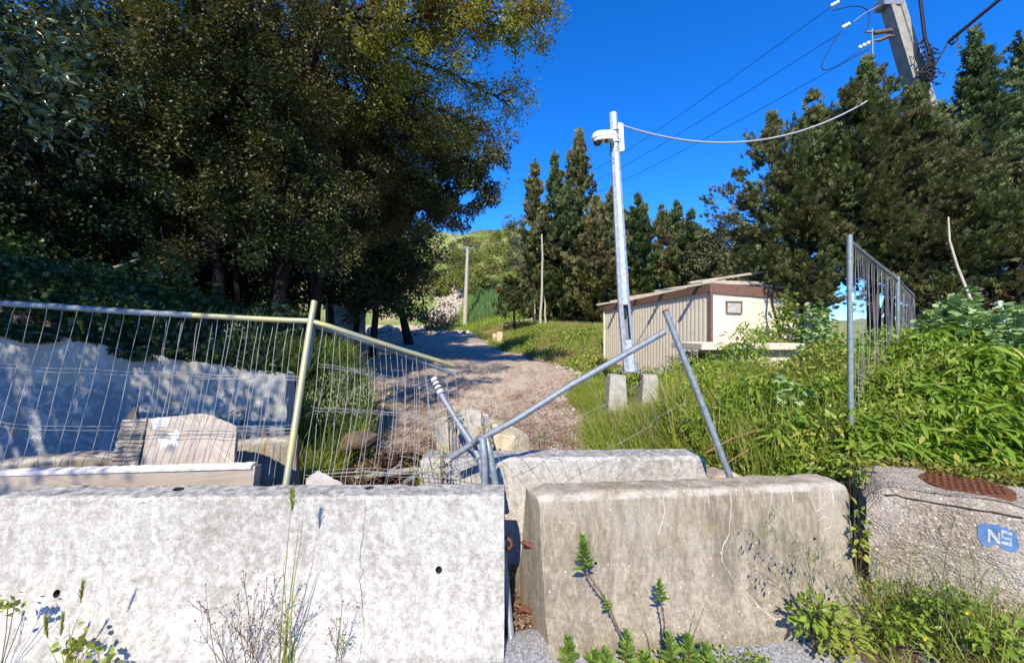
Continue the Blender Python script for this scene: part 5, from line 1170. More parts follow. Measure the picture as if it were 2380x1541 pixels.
bigc("browned cypress in front of the utility pole", 2130, 205, 9.0, 1.05, 'cyp_brown', 130, 70, 204, wide, .42, .13, .17, bx=2120)
bigc("cypress shoulder between the leftmost one and the tall one beside the pole", 1890, 235, 10.2, 1.15, 'cyp_brown', 130, 75, 210, wide, .42, .12, .18, bx=1925)
bigc("dark green cypress with a pointed top right of the utility pole", 2268, 100, 11.0, 1.25, 'cyp_dark', 200, 75, 205, wide, .08, .10, .2, bx=2268)
bigc("dark cypress at the right edge of the photo", 2375, 115, 11.5, 1.6, 'cyp_dark', 190, 75, 206, wide, .06, .10, .2, bx=2390)
bigc("low full cypress behind the mallow leaves", 2230, 300, 8.4, 1.15, 'cyp_brown', 170, 75, 207, wide, .08, .12, .165, bx=2240)
bigc("browned cypress bending out of the right edge", 2372, 330, 7.8, 1.0, 'cyp_brown', 150, 70, 208, wide, .06, .12, .16, bx=2385)
bigc("cypress in the middle of the big group with a low skirt of boughs", 2075, 420, 10.6, 1.15, 'cyp_dark', 110, 60, 209, lambda h: .9, .50, .12, .2, bx=2060)
# trunks of broken dark trees under the skirts
for i, (x0, x1, y1, Y, r, lb) in enumerate([(1880, 1872, 600, 10.0, .06, "thin dark stem under the leftmost big cypress"), (1935, 1900, 600, 10.6, .13, "dark trunk standing left of the upright fence post"), (1990, 2090, 640, 12, .10, "dark bough curving right behind the mesh"), (1845, 1800, 640, 9.5, .035, "slender leaning stem against the shed wall")]):
    g = ontg(x0, 760, Y); mb = MB(); e = P(x1, y1, Y); mb.tube(bez(g, e, 8, Vector((-.1, 0, 0)), .2, i), [r * (1 - .3 * k / 8) for k in range(9)], 7); o = mb.build('dead_tree', M['bark']); tag(o, lb, 'tree trunk', 'dark stems under the big cypresses')

# ------------------------------------------------------------------ scrub on the hill
scrubs = [(1100, 590, 44, 55, 60, 'fresh_dull', "bushy green tree on the hill above the pale pole"), (1160, 560, 52, 45, 34, 'fresh_dull', "grey-green bush on the hill crest"), (1200, 510, 60, 35, 40, 'grayish', "thin greyish tree on the crest beside the cypresses"), (1050, 570, 48, 45, 45, 'oak_gray', "dark bush on the hill left of the pale pole"), (1040, 690, 36, 38, 30, 'grayish', "grey bush low on the rubble slope"), (1000, 690, 34, 30, 30, 'oak_gray', "dark bush where the rubble slope meets the wood"), (1160, 505, 58, 30, 25, 'fresh_dull', "yellow-green bush on the skyline"), (1215, 600, 50, 35, 45, 'grayish', "greyish bush against the first cypress"), (1075, 530, 56, 45, 30, 'oak_gray', "bush on the skyline beside the oak crown"), (1015, 600, 46, 36, 30, 'fresh_dull', "bush on the hill at the edge of the oak crown")]
M['fresh_dull'] = leaf_mat("spring scrub leaves", (.15, .21, .035), (.34, .38, .08), (.26, .23, .09), .4, .5, .2)
M['grayish'] = leaf_mat("greyish scrub leaves", (.11, .13, .08), (.22, .22, .15), None, .25, .5, .2)
for i, (x, y, Y, rx, ry, mt, lb) in enumerate(scrubs):
    c = P(x, y, Y); g = Vector((c.x, c.y, hz(c.x, c.y) - .1)); rz = ry / 930 * Y
    if c.z - rz > g.z + .6: pass
    c.z = max(g.z + rz * .75, min(c.z, g.z + rz * 1.1)); root = empty('bush', g, lb, 'bush', 'scrub on the hill')
    mb = MB(); 
    for k in range(5): limb(mb, g, c + Vector((random.gauss(0, .4), random.gauss(0, .3), random.gauss(0, .3))) * rz, .07, .02, 5, .2, k)
    mb.build('stems', M['twig'], root); e = rx / 930 * Y
    pos, ax, _s = crown_leaves([(c.x, c.y, c.z, e, e * .8, rz)], 1.2, (.3, .65), per=260); scatter('crown', LEAF2, pos, ax, .22 * rng.uniform(.7, 1.2, len(pos)), M[mt], root)
# ------------------------------------------------------------------ grass, weeds, bamboo, litter
M['grass'] = leaf_mat("grass blades", (.14, .23, .022), (.30, .38, .050), (.35, .37, .06), .4, .45, .3, 1.0, (.42, .36, .16), .06)
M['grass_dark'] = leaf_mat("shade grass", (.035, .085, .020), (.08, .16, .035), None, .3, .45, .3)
M['grass_dry'] = leaf_mat("dry grass", (.30, .25, .11), (.50, .43, .22), (.16, .20, .05), .3, .6, .2, 3.0)
M['meadow'] = leaf_mat("meadow grass", (.16, .25, .03), (.32, .39, .07), (.34, .29, .11), .35, .6, .2, .35, (.45, .38, .2), .05)
M['bamboo'] = leaf_mat("bamboo leaves", (.11, .22, .02), (.32, .45, .06), (.21, .33, .035), .42, .35, .4, 1.3, (.45, .42, .10), .03)
M['mallow'] = leaf_mat("mallow leaves", (.19, .32, .11), (.34, .46, .20), None, .25, .5, .3)
M['weed'] = leaf_mat("weed leaves", (.12, .21, .02), (.27, .38, .05), (.32, .34, .06), .3, .4, .35, 2.0)
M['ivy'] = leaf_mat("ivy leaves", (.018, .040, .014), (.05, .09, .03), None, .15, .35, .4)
M['litter'] = leaf_mat("dead leaves", (.13, .075, .045), (.36, .27, .18), (.22, .135, .085), .1, .8, .1, 2.5)
M['oat'] = leaf_mat("oat spikelets", (.42, .45, .24), (.62, .62, .40), None, .45, .5, .2)
M['stemg'] = plain("green stem", (.10, .15, .04), .6, 0, 30, .2); M['stemr'] = plain("brown weed stem", (.13, .085, .06), .8, 0, 30, .3)

def pts_in(n, xf, yf, w=None):
    x = xf(n); y = yf(n); return x, y
def blades(name, x, y, hgt, mat, wid=.009, lean=.35, kind='stuff', label=None, z=None, parent=None):
    z = H(x, y) if z is None else z; n = len(x); pos = np.stack([x, y, z - .02], 1); ax = np.stack([rng.normal(0, lean, n), rng.normal(0, lean, n), np.ones(n)], 1)
    h = hgt * rng.uniform(.45, 1.2, n); o = scatter(name, BLADE, pos, ax, h, mat, parent, up=rng.normal(size=(n, 3)), width=wid * rng.uniform(.6, 1.4, n))
    if kind: o["kind"] = kind
    if label: o["label"] = label; 
    return o
def clumpy(x, y, f, thr, seed=0): return wob(x + seed, y - seed, f) > thr

# right verge: dense grass between the track and the bamboo
n = 60000; y = 3.15 + 7.5 * rng.random(n) ** 1.1; x = road_r(y) + rng.random(n) ** 1.3 * 2.6 - .08; k = (x < .95 * y + .4) & ~((np.abs(x - 2.2) < .35) & (y < 7.75) & (y > 7.2)); x, y = x[k], y[k]
blades('tall_grass', x, y, .24, M['grass'], .008, .5)
n = 9000; y = 3.2 + 5 * rng.random(n); x = road_r(y) + .3 + rng.random(n) * 2.5; k = x / y > .38; blades('tall_grass', x[k], y[k], .62, M['grass'], .010, .3)
n = 2500; y = 3.2 + 5 * rng.random(n); x = road_r(y) + .1 + rng.random(n) * 2.5; blades('dry_grass', x, y, .55, M['grass_dry'], .005, .45)
# grass at the track edges and in its middle
n = 9000; y = 3.3 + 26 * rng.random(n) ** 1.4; x = road_r(y) - .05 + rng.normal(0, .16, n); k = clumpy(x, y, 2, .0); blades('verge_grass', x[k], y[k], .13, M['meadow'], .008, .6)
n = 2600; y = 4 + 12 * rng.random(n); x = road_l(y) + (road_r(y) - road_l(y)) * rng.random(n); k = clumpy(x, y, 1.6, .35, 5); blades('track_weeds', x[k], y[k], .09, M['meadow'], .006, .7)
# left verge: lush tall grass right of the post
n = 13000; y = 4.0 + 4.2 * rng.random(n); x = road_l(y) - .9 + 1.3 * rng.random(n); k = (x > -2.42 + (y > 4.5) * -2) & (wob(x, y, 1.5) > -.5) & (x / y < np.where(y < 5.5, -.40, -.36)) & (y < 7.2); x, y = x[k], y[k]
blades('lush_grass', x, y, .50, M['grass'], .011, .35)
n = 3500; y = 3.2 + 1.0 * rng.random(n); x = -2.0 + 1.4 * rng.random(n); k = (x < -1.55) | (rng.random(n) < .12); blades('lush_grass', x[k], y[k], .22, M['grass'], .009, .5)
# dark bank grass, ivy and undergrowth beneath the oaks
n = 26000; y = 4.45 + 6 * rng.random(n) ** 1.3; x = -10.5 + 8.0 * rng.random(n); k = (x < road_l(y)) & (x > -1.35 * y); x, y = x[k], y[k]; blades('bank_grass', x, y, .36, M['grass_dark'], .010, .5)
n = 42000; y = 4.32 + 4 * rng.random(n) ** 2; x = -8.5 + 6.2 * rng.random(n); k = (x < road_l(y) - .1) & (x > -1.4 * y) ; x, y = x[k], y[k]; n = len(x)
pos = np.stack([x, y, H(x, y) + .03 + .30 * rng.random(n) ** 1.5 + .15 * np.clip(wob(x, y, 2), 0, 1)], 1); ax = np.stack([rng.normal(0, .6, n), -np.abs(rng.normal(.5, .5, n)), rng.normal(.2, .5, n)], 1)
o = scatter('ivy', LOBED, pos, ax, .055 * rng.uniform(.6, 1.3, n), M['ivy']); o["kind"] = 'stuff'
# ivy curtain falling over the top of the painted wall
n = 5200; x = -6.8 + 4.3 * rng.random(n); wzt = np.interp(x, [a[0] for a in W0], [a[2] for a in W0]); fall = .02 + .30 * np.clip(wob(x, x * 0 + 3, 2.2) * .5 + .45, 0, 1) * sm(-3.4, -5.2, x)
zz = wzt - fall * rng.random(n) + .05; pos = np.stack([x, np.interp(x, [a[0] for a in W0], [a[1] for a in W0]) - .03 - .05 * rng.random(n) + .12 * (zz > wzt), zz], 1)
o = scatter('ivy_curtain', LOBED, pos, np.stack([rng.normal(0, .5, n), -np.abs(rng.normal(.5, .3, n)), -np.abs(rng.normal(.6, .4, n))], 1), .07 * rng.uniform(.6, 1.3, n), M['ivy']); o["kind"] = 'stuff'
# undergrowth leaves deeper in the wood
n = 42000; y = 6 + 9 * rng.random(n); x = -16 + 12 * rng.random(n); k = (x < road_l(y) - .2) & (x > -1.4 * y); x, y = x[k], y[k]; n = len(x)
pos = np.stack([x, y, H(x, y) + (.1 + .7 * np.clip(wob(x, y, .9) + .3, 0, 1.2)) * rng.random(n)], 1)
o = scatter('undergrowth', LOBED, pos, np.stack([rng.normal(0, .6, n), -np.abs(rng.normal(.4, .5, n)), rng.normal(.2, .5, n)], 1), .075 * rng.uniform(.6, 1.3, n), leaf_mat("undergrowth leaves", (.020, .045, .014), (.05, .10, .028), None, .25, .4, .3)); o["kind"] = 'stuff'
# bank on the right of the track and far meadow
n = 60000; y = 11 + 27 * rng.random(n) ** 1.15; x = road_r(y) + rng.random(n) ** 1.2 * 9; k = ~((x > 3.2) & (x < 8.5) & (y > 9) & (y < 15.5)); x, y = x[k], y[k]; k = wob(x, y, .9) > -.75; x, y = x[k], y[k]
blades('meadow_grass', x, y, .32, M['meadow'], .020, .5)
n = 46000; y = 34 + 16 * rng.random(n); x = -8.5 + 14 * rng.random(n); k = (x > -6.6 + .22 * (y - 36)) ; x, y = x[k], y[k]; blades('hill_grass', x, y, .55, leaf_mat('bright bank grass', (.20, .32, .04), (.38, .48, .09), (.30, .36, .08), .4, .5, .2, .4), .045, .5)
n = 9000; y = 38 + 9 * rng.random(n); x = -6.0 + 6 * rng.random(n); k = (x > -4.2) & (wob(x, y, .5) > -.3); blades('reed_grass', x[k], y[k], 1.1, leaf_mat("blue green reed", (.10, .21, .07), (.21, .34, .13), None, .3, .5, .2), .05, .35)
n = 26000; y = 48 + 22 * rng.random(n); x = -14 + 22 * rng.random(n); k = wob(x, y, .35) > .05; x, y = x[k], y[k]; blades('hill_grass', x, y, .6, M['meadow'], .06, .6)
# low weeds on the right bank (leafy)
n = 16000; y = 11 + 14 * rng.random(n); x = road_r(y) + rng.random(n) * 5; k = (wob(x, y, 1.2) > .1) & ~((x > 3.2) & (y > 9) & (y < 15.5)); x, y = x[k], y[k]; n = len(x)
o = scatter('bank_weeds', LEAF2, np.stack([x, y, H(x, y) + .35 * rng.random(n)], 1), rng.normal(size=(n, 3)) + [0, -.3, .4], .10, M['weed']); o["kind"] = 'stuff'

# rubble and stones (far slope), gravel and litter on the track
def stones(name, x, y, s, mat, flat=.6, sink=.3):
    n = len(x); bm = bmesh.new(); bmesh.ops.create_icosphere(bm, subdivisions=1, radius=.5); TV = [tuple(v.co * (1 + .3 * noise.noise(v.co * 5))) for v in bm.verts]; TF = [tuple(v.index for v in f.verts) for f in bm.faces]; bm.free()
    pos = np.stack([x, y, H(x, y) + s * (.5 - sink) * flat], 1); o = scatter(name, (TV, TF), pos, rng.normal(size=(n, 3)), s, mat, None, width=s * rng.uniform(.6, 1.3, n)); o["kind"] = 'stuff'; return o
M['rubble'] = leaf_mat("mixed rubble", (.26, .21, .16), (.58, .52, .44), (.48, .42, .36), 0, .9, .1, 1.5, (.20, .30, .45), .03)
n = 1900; y = 32 + 16 * rng.random(n); cxx = (1010 - 1190) / 930 * y + .10 * (y - 32); x = cxx + rng.normal(0, .9, n) + .06 * (y - 32); stones('rubble', x, y, rng.uniform(.1, .38, n) ** 1.2 * 1.3, M['rubble'])
n = 320; y = 29 + 7 * rng.random(n); x = (930 - 1190) / 930 * y + rng.normal(0, 2.2, n); stones('rubble', x, y, rng.uniform(.06, .22, n), M['rubble'])
n = 5200; y = 3.0 + 20 * rng.random(n) ** 1.5; x = road_l(y) + (road_r(y) - road_l(y)) * rng.random(n); stones('gravel', x, y, rng.uniform(.006, .03, n) * (1 + y * .03), M['rubble'])
n = 260; y = 8 + 10 * rng.random(n); x = road_r(y) + rng.normal(.1, .18, n); stones('gravel', x, y, rng.uniform(.03, .11, n), M['rubble'])
n = 34000; y = 2.9 + 12 * rng.random(n) ** 1.4; u_ = rng.random(n); x = road_l(y) + (road_r(y) - road_l(y)) * u_; k = (wob(x, y, 1.1) + .5 * wob(x, y, 3) > -.05 + .06 * (y - 5)) | (rng.random(n) < .12); x, y = x[k], y[k]; n = len(x)
o = scatter('leaf_litter', LEAF6, np.stack([x, y, H(x, y) + .012 + .02 * rng.random(n)], 1), np.stack([rng.normal(0, 1, n), rng.normal(0, 1, n), rng.normal(0, .25, n)], 1), .035 * rng.uniform(.5, 1.3, n), M['litter'], roll=.5); o["kind"] = 'stuff'
n = 2600; y = 2.35 + .65 * rng.random(n); x = -.05 + .35 * rng.random(n); o = scatter('leaf_litter', LEAF6, np.stack([x, y, H(x, y) + .01 + .03 * rng.random(n)], 1), np.stack([rng.normal(0, 1, n), rng.normal(0, 1, n), rng.normal(0, .35, n)], 1), .022, M['litter'], roll=.6); o["kind"] = 'stuff'
# dark twiggy rubbish heap at the left edge of the track behind the mesh
n = 9000; a = rng.normal(size=(n, 2)) * [.5, .45]; x = -1.35 + a[:, 0]; y = 4.6 + a[:, 1]; zc = np.exp(-(a ** 2).sum(1) / .40) * .32
o = scatter('leaf_litter', LEAF2, np.stack([x, y, H(x, y) + zc * rng.random(n) + .01], 1), np.stack([rng.normal(0, 1, n), rng.normal(0, 1, n), rng.normal(0, .4, n)], 1), .05, leaf_mat("dark litter", (.05, .03, .02), (.16, .09, .05), None, .05, .9, .1)); o["kind"] = 'stuff'

n = 26000; y = 3.1 + 4.6 * rng.random(n) ** 1.1; x = road_r(y) + .35 + rng.random(n) * 3.4; k = (wob(x, y, 1.3) > -.35) & (x < 1.2 * y) & ~((x > 1.7) & (x < 2.75) & (y > 5.6) & (y < 8)) & ~((x / y > .52) & (x / y < .74) & (y > 5.8)) & ~((x > 2.0) & (y < 3.2)); x, y = x[k], y[k]; n = len(x)
hh = (.12 + .42 * sm(.2, 1.6, x - road_r(y))) * (1 + .5 * wob(x, y, 2.1)); pos = np.stack([x, y, H(x, y) + np.clip(hh, .08, 1) * rng.random(n) ** .6], 1)
o = scatter('leafy_weeds', LEAF6, pos, rng.normal(size=(n, 3)) + [0, -.5, .6], .055 * rng.uniform(.5, 1.4, n), M['weed']); o["kind"] = 'stuff'
# ---- bamboo thicket at the right
def mound(c, r, n, tmpl, size, mat, width, name='bamboo', fan=5, droop=.55, kind='stuff', stem=None, low=.1):
    """leaf fans over and inside a mound"""
    m = n // fan; d = ball(m); d[:, 2] = np.abs(d[:, 2]); f = rng.random(m) ** .35
    q = np.array(c) + d * f[:, None] * np.array(r); out = d * np.array([1, 1, .3])
    pos = np.repeat(q, fan, 0) + rng.normal(0, .02, (m * fan, 3)); az = rng.random(m * fan) * 6.283
    ax = np.stack([np.cos(az), np.sin(az), -droop + rng.normal(0, .55, m * fan)], 1) + np.repeat(out, fan, 0) * .8 + [0, -.25, 0]
    g = H(pos[:, 0], pos[:, 1]); k = pos[:, 2] > g + low * .2; pos, ax = pos[k], ax[k]
    s = size * rng.uniform(.55, 1.25, len(pos)); return pos, ax, s
def thick(name, specs, tmpl, size, mat, wr, n, fan=5, droop=.55, label=None, cat=None):
    Ps, As, Ss = [], [], []
    for (px, py, Y, rx, ry, rz) in specs:
        c = P(px, py, Y); g = hz(c.x, c.y); rr = (rx, ry, max(.25, c.z + rz - g)); nn = int(n * (rx * ry) ** .5 * rz * 2)
        p_, a_, s_ = mound((c.x, c.y, g), rr, nn, tmpl, size, mat, wr, fan=fan, droop=droop); Ps.append(p_); As.append(a_); Ss.append(s_)
    Ps, As, Ss = map(np.concatenate, (Ps, As, Ss)); keep = (Ps[:, 1] > 3.0) | (Ps[:, 2] > .75)
    Ps, As, Ss = Ps[keep], As[keep], Ss[keep]; return scatter(name, tmpl, Ps, As, Ss, mat, None, width=Ss * wr, roll=.5)
o = thick('bamboo', [(2020, 1020, 3.35, .5, .35, .22), (1880, 1000, 3.6, .45, .4, .22), (1700, 960, 4.6, .5, .5, .18), (2180, 1040, 3.15, .45, .3, .18), (2330, 1020, 3.1, .45, .3, .25), (1790, 930, 4.6, .65, .6, .30), (1950, 950, 4.1, .6, .5, .32), (2100, 930, 3.9, .6, .5, .34), (2200, 960, 3.5, .5, .4, .30), (2320, 900, 3.6, .6, .5, .40), (2050, 850, 5.0, .8, .6, .30), (1920, 880, 5.8, .8, .6, .25), (2200, 850, 4.6, .8, .6, .45), (1720, 870, 6.4, .6, .5, .2), (2100, 800, 6.2, 1.2, .8, .3)], BAMB, .145, M['bamboo'], .16, 8200); o["kind"] = 'stuff'
o = thick('bamboo', [(1730, 775, 7.6, .6, .35, .28), (1690, 810, 7.4, .5, .4, .15), (1625, 840, 8.2, .6, .4, .2), (1600, 830, 9, .6, .5, .2), (1500, 860, 9.5, .8, .5, .15), (1940, 800, 7.4, .7, .5, .3), (1700, 880, 6.2, .8, .5, .2), (1650, 930, 5.4, .6, .5, .14)], BAMB, .17, M['bamboo'], .13, 4200); o["kind"] = 'stuff'
for i, (sp, mt, tm, lb) in enumerate([([(1830, 730, 8.9, .45, .3, .55)], 'weed', LOBED, "leafy bush covering the right half of the shed's end wall"), ([(1900, 740, 8.6, .5, .4, .5)], 'mallow', LOBED, "tall pale bush right of the shed under the big cypresses"), ([(1775, 760, 8.5, .35, .3, .35)], 'weed', LEAF6, "small-leaved bush in front of the shed hatch wall")]):
    o = thick('bush', sp, tm, .085, M[mt], .9, 5200, fan=4, droop=.2); tag(o, lb, 'bush', 'bushes at the shed')
for i, (sp, lb) in enumerate([([(2215, 780, 5.0, .55, .45, .50), (2240, 720, 5.1, .3, .3, .35)], "tall pale-green mallow bush beside the far mesh panel"), ([(2340, 800, 4.4, .55, .5, .45)], "pale-green mallow bush at the right edge behind the bamboo"), ([(1840, 900, 3.95, .22, .2, .18)], "small pale mallow plant among the grass left of the bamboo"), ([(1905, 790, 6.4, .4, .3, .35)], "grey-green leafy bush left of the upright fence post")]):
    o = thick('mallow_bush', sp, LOBED, .075, M['mallow'], 1.0, 6000 if i < 2 else 3800, fan=4, droop=.1); tag(o, lb, 'bush', 'mallow bushes in the thicket')
# weeds between and low leafy cover
n = 22000; y = 3.0 + 1.6 * rng.random(n) ** 1.3; x = 1.75 + (1.25 * y - 1.75) * rng.random(n); x, y = x, y; n = len(x)
k = ~((x > 2.2) & (y < 3.1)); x, y = x[k], y[k]; n = len(x)
o = scatter('low_weeds', LEAF6, np.stack([x, y, H(x, y) + .03 + .22 * rng.random(n)], 1), rng.normal(size=(n, 3)) + [0, -.6, .5], .045 * rng.uniform(.6, 1.4, n), M['weed']); o["kind"] = 'stuff'
n = 4000; tt = rng.random(n) * 2; ww = .50 + .30 * rng.random(n) + .05 * np.sin(tt * 9); x = 2.30 + .83 * tt + .557 * ww; y = 2.64 - .557 * tt + .83 * ww; k = x > 0; o = scatter('low_weeds', LEAF6, np.stack([x, y, .66 + .14 * rng.random(n)], 1)[k], (rng.normal(size=(n, 3)) + [0, -.6, .5])[k], .035, leaf_mat("moss green weeds", (.12, .17, .02), (.26, .28, .05), (.30, .22, .07), .3, .6, .2, 4)); o["kind"] = 'stuff'
# tall thin oats (left)
def oats(label, px, py, Y, n, seed, spread=.25, hgt=1.0):
    r = random.Random(seed); g = ontg(px, py, Y); root = empty('wild_oats', g, label, 'grass tuft', 'tufts of wild oats'); mb = MB(); Ps = []; As = []
    for k in range(n):
        b = g + Vector((r.gauss(0, spread), r.gauss(0, spread * .6), 0)); h = hgt * r.uniform(.75, 1.15); l = Vector((r.gauss(.15, .15), r.gauss(0, .1), 0)); pts = [b, b + l * .3 + Vector((0, 0, h * .5)), b + l * .8 + Vector((0, 0, h * .85)), b + l * 1.4 + Vector((0, 0, h))]
        mb.tube(pts, [.003, .0025, .002, .0015], 4, cap=False)
        for j in range(r.randint(14, 24)):
            t = r.uniform(.55, 1); q = b + l * 1.5 * t * t + Vector((0, 0, h * (1 - (1 - t) ** 1.5 * .9))); q = q + Vector((r.gauss(0, .05), r.gauss(0, .04), -.02)); Ps.append(tuple(q)); As.append((r.gauss(0, .12), r.gauss(0, .12), -1))
    mb.build('stalks', M['stemg'], root); scatter('seed_sprays', OAT, np.array(Ps), np.array(As), .036, M['oat'], root, width=.030)
oats("tall wild oats with pale drooping spikelets just right of the yellowed post", 765, 1000, 4.9, 34, 1, .20, 1.25)
oats("wild oats standing under the oaks above the mesh fence", 545, 770, 5.2, 7, 2, .12, .75)
oats("shorter wild oats beside the track behind the first tuft", 800, 930, 5.6, 22, 3, .22, 1.0)
oats("thin oats growing by the mesh right of the shed", 1890, 900, 6.6, 16, 4, .3, 1.1)
# ------------------------------------------------------------------ foreground plants
def leafy_stem(label, base_path, spans, seed, lsize=.045, name='leafy_plant', r=.004, dead=True):
    """base_path: points of the stem; spans: list of (t0, t1, n leaves, size factor)"""
    rr = np.random.default_rng(seed); path = [Vector(p) for p in base_path]; root = empty(name, path[0], label, 'plant', 'leafy stems at the foot of the brown barrier'); mb = MB()
    fine = [along(path, t) + noise.noise_vector(Vector((seed, t * 6, 0))) * .006 for t in np.linspace(0, 1, 18)]
    mb.tube(fine, [r * (1.2 - .6 * i / 17) for i in range(18)], 5)
    Ps, As, Sz, Dp, Da = [], [], [], [], []
    for (t0, t1, n, sf) in spans:
        for k in range(n):
            t = t0 + (t1 - t0) * k / max(1, n - 1); p = along(fine, min(.999, t)); d = (along(fine, min(1, t + .02)) - along(fine, max(0, t - .03))).normalized(); a = k * 2.4 + rr.normal() * .2
            u = d.orthogonal().normalized(); w = d.cross(u); top = (k / max(1, n - 1)); o_ = (u * math.cos(a) + w * math.sin(a)) * (1.0 - .55 * top) + d * (.35 + .9 * top); Ps.append(tuple(p)); As.append(tuple(o_)); Sz.append(lsize * sf * (1.1 - .45 * top) * rr.uniform(.85, 1.15))
    if dead:
        for k in range(46):
            t = rr.uniform(.12, .85); p = along(fine, t); Dp.append(tuple(p)); Da.append((rr.normal() * .5, rr.normal() * .4, -1))
    mb.build('stem', M['stemr'], root)
    scatter('leaves', LEAF6, np.array(Ps), np.array(As), np.array(Sz), M['sprig'], root, width=np.array(Sz) * .80, roll=.1)
    if dead: scatter('withered_leaves', LEAF2, np.array(Dp), np.array(Da), .018, M['litter'], root)
M['sprig'] = leaf_mat("sprig leaves", (.10, .19, .03), (.22, .33, .06), None, .25, .35, .4)
yb = 2.14
leafy_stem("long leafy stem leaning left against the brown barrier, rosette at its tip", [P(1450, 1490, 2.12), P(1420, 1420, 2.14), P(1390, 1365, 2.16), P(1362, 1325, 2.18), P(1352, 1250, 2.18)], [(.70, 1.0, 44, 1.0), (.30, .42, 22, .6)], 1, .066)
leafy_stem("upright leafy stem with withered lower leaves before the brown barrier", [P(1545, 1500, 2.12), P(1543, 1440, 2.14), P(1538, 1400, 2.15), P(1533, 1352, 2.16)], [(.66, 1.0, 32, .9)], 2, .056)
for i, (x, y, h, lb) in enumerate([(1320, 1548, 60, "leafy sprig at the bottom left of the brown barrier"), (1455, 1545, 72, "leafy sprig rising where the long stem is rooted"), (1375, 1560, 38, "low bushy sprig at the bottom edge near the left sprig"), (1410, 1562, 42, "low spiky sprig left of the stem root"), (1560, 1548, 66, "leafy sprig under the upright stem"), (1600, 1550, 74, "leafy sprig right of the upright stem"), (1640, 1556, 50, "low leafy sprig beside the asphalt patch"), (1500, 1565, 40, "tiny sprig between the two leafy clumps")]):
    leafy_stem(lb, [P(x, y + 14, 2.04), P(x + 2, y - h * .5, 2.05), P(x + 4 * math.sin(i), y - h, 2.06)], [(.25, 1.0, 34, 1.1)], 10 + i, .060, dead=False)
# low green at the barrier foot
n = 1500; x = rng.uniform(.55, 1.35, n); y = 2.02 + .07 * rng.normal(size=n); o = scatter('low_weeds', LEAF6, np.stack([x, y, .0 + .05 * rng.random(n)], 1), rng.normal(size=(n, 3)) + [0, -.3, .6], .026, M['weed']); o["kind"] = 'stuff'
# single grass blade and bare twig in front of the brown barrier
mb = MB(); 
o = scatter('grass_tuft', BLADE, np.array([tuple(P(1520, 1545, 2.06))]), np.array([(.06, .03, 1)]), .22, M['grass'], width=.012); tag(o, "single long grass blade between the leafy clumps", 'grass blade')
mb.tube([P(1585, 1545, 2.06), P(1600, 1500, 2.07), P(1620, 1455, 2.08), P(1640, 1402, 2.09)], [.003, .0025, .002, .001], 5); mb.tube([P(1605, 1485, 2.07), P(1618, 1462, 2.1), P(1625, 1440, 2.1)], .001, 4); o = mb.build('bare_twig', M['stemr']); tag(o, "bare straight twig leaning right before the brown barrier", 'twig')

# dry branching weed in front of the long white barrier
random.seed(11)
def dryweed(label, base, tips, seed, r=.0022, heads=True, Y=2.05):
    rr = random.Random(seed); b0 = P(*base); root = empty('dry_weed', b0, label, 'weed', 'dry weeds before the white barrier'); mb = MB(); Ps, As, Ss = [], [], []
    for (x, y) in tips:
        e = P(x, y, Y + rr.uniform(-.03, .05)); s = b0 + Vector((rr.gauss(0, .03), rr.gauss(0, .01), 0)); m = s.lerp(e, .5) + Vector((-.03 * (e.x - s.x), 0, .03)); path = bez(s, e, 8, Vector((rr.gauss(0, .015), 0, rr.gauss(0, .01))), .012, seed + x)
        mb.tube(path, [r * (1 - .6 * k / 8) for k in range(9)], 4)
        for k in range(rr.randint(3, 6)):
            p = path[rr.randint(3, 7)]; q = p + Vector((rr.gauss(0, .035), rr.gauss(0, .02), rr.uniform(.03, .09))); mb.tube([p, p.lerp(q, .5) + Vector((rr.gauss(0, .006), 0, -.004)), q], r * .45, 4)
            Ps.append(tuple(q)); As.append(tuple(q - p)); Ss.append(rr.uniform(.010, .016))
            if rr.random() < .6: q2 = q + Vector((rr.gauss(0, .02), 0, rr.uniform(0, .03))); mb.tube([p.lerp(q, .6), q2], r * .4, 4); Ps.append(tuple(q2)); As.append(tuple(q2 - p)); Ss.append(rr.uniform(.009, .014))
        Ps.append(tuple(e)); As.append(tuple(e - path[6])); Ss.append(.014)
    mb.build('stems', M['stemr'], root)
    if heads: scatter('seed_sprays', ([(0, 0, 0), (-.35, .4, 0), (0, 1, 0), (.35, .4, 0), (0, .4, .35), (0, .4, -.35)], [(0, 1, 4), (1, 2, 4), (2, 3, 4), (3, 0, 4), (0, 5, 1), (1, 5, 2), (2, 5, 3), (3, 5, 0)]), np.array(Ps), np.array(As), np.array(Ss), plain("seed head", (.16, .11, .09), .9), root)
dryweed("branching dry weed with brown seed heads, its fan leaning left", (530, 1580, 2.05), [(478, 1360), (465, 1400), (455, 1445), (500, 1450), (560, 1400)], 3)
dryweed("tallest dry weed with a cloud of seed heads before the white barrier", (580, 1590, 2.05), [(565, 1330), (600, 1360), (620, 1345), (545, 1420), (650, 1345), (690, 1420), (660, 1400), (620, 1420), (590, 1440)], 4)
dryweed("thin dry weed bent over near the tall grass stalks", (640, 1600, 2.04), [(610, 1450), (668, 1470), (700, 1400), (560, 1470)], 5)
dryweed("small dry twiggy weed near the crack in the barrier", (778, 1580, 2.06), [(795, 1400), (782, 1440), (770, 1470)], 6, .0018)
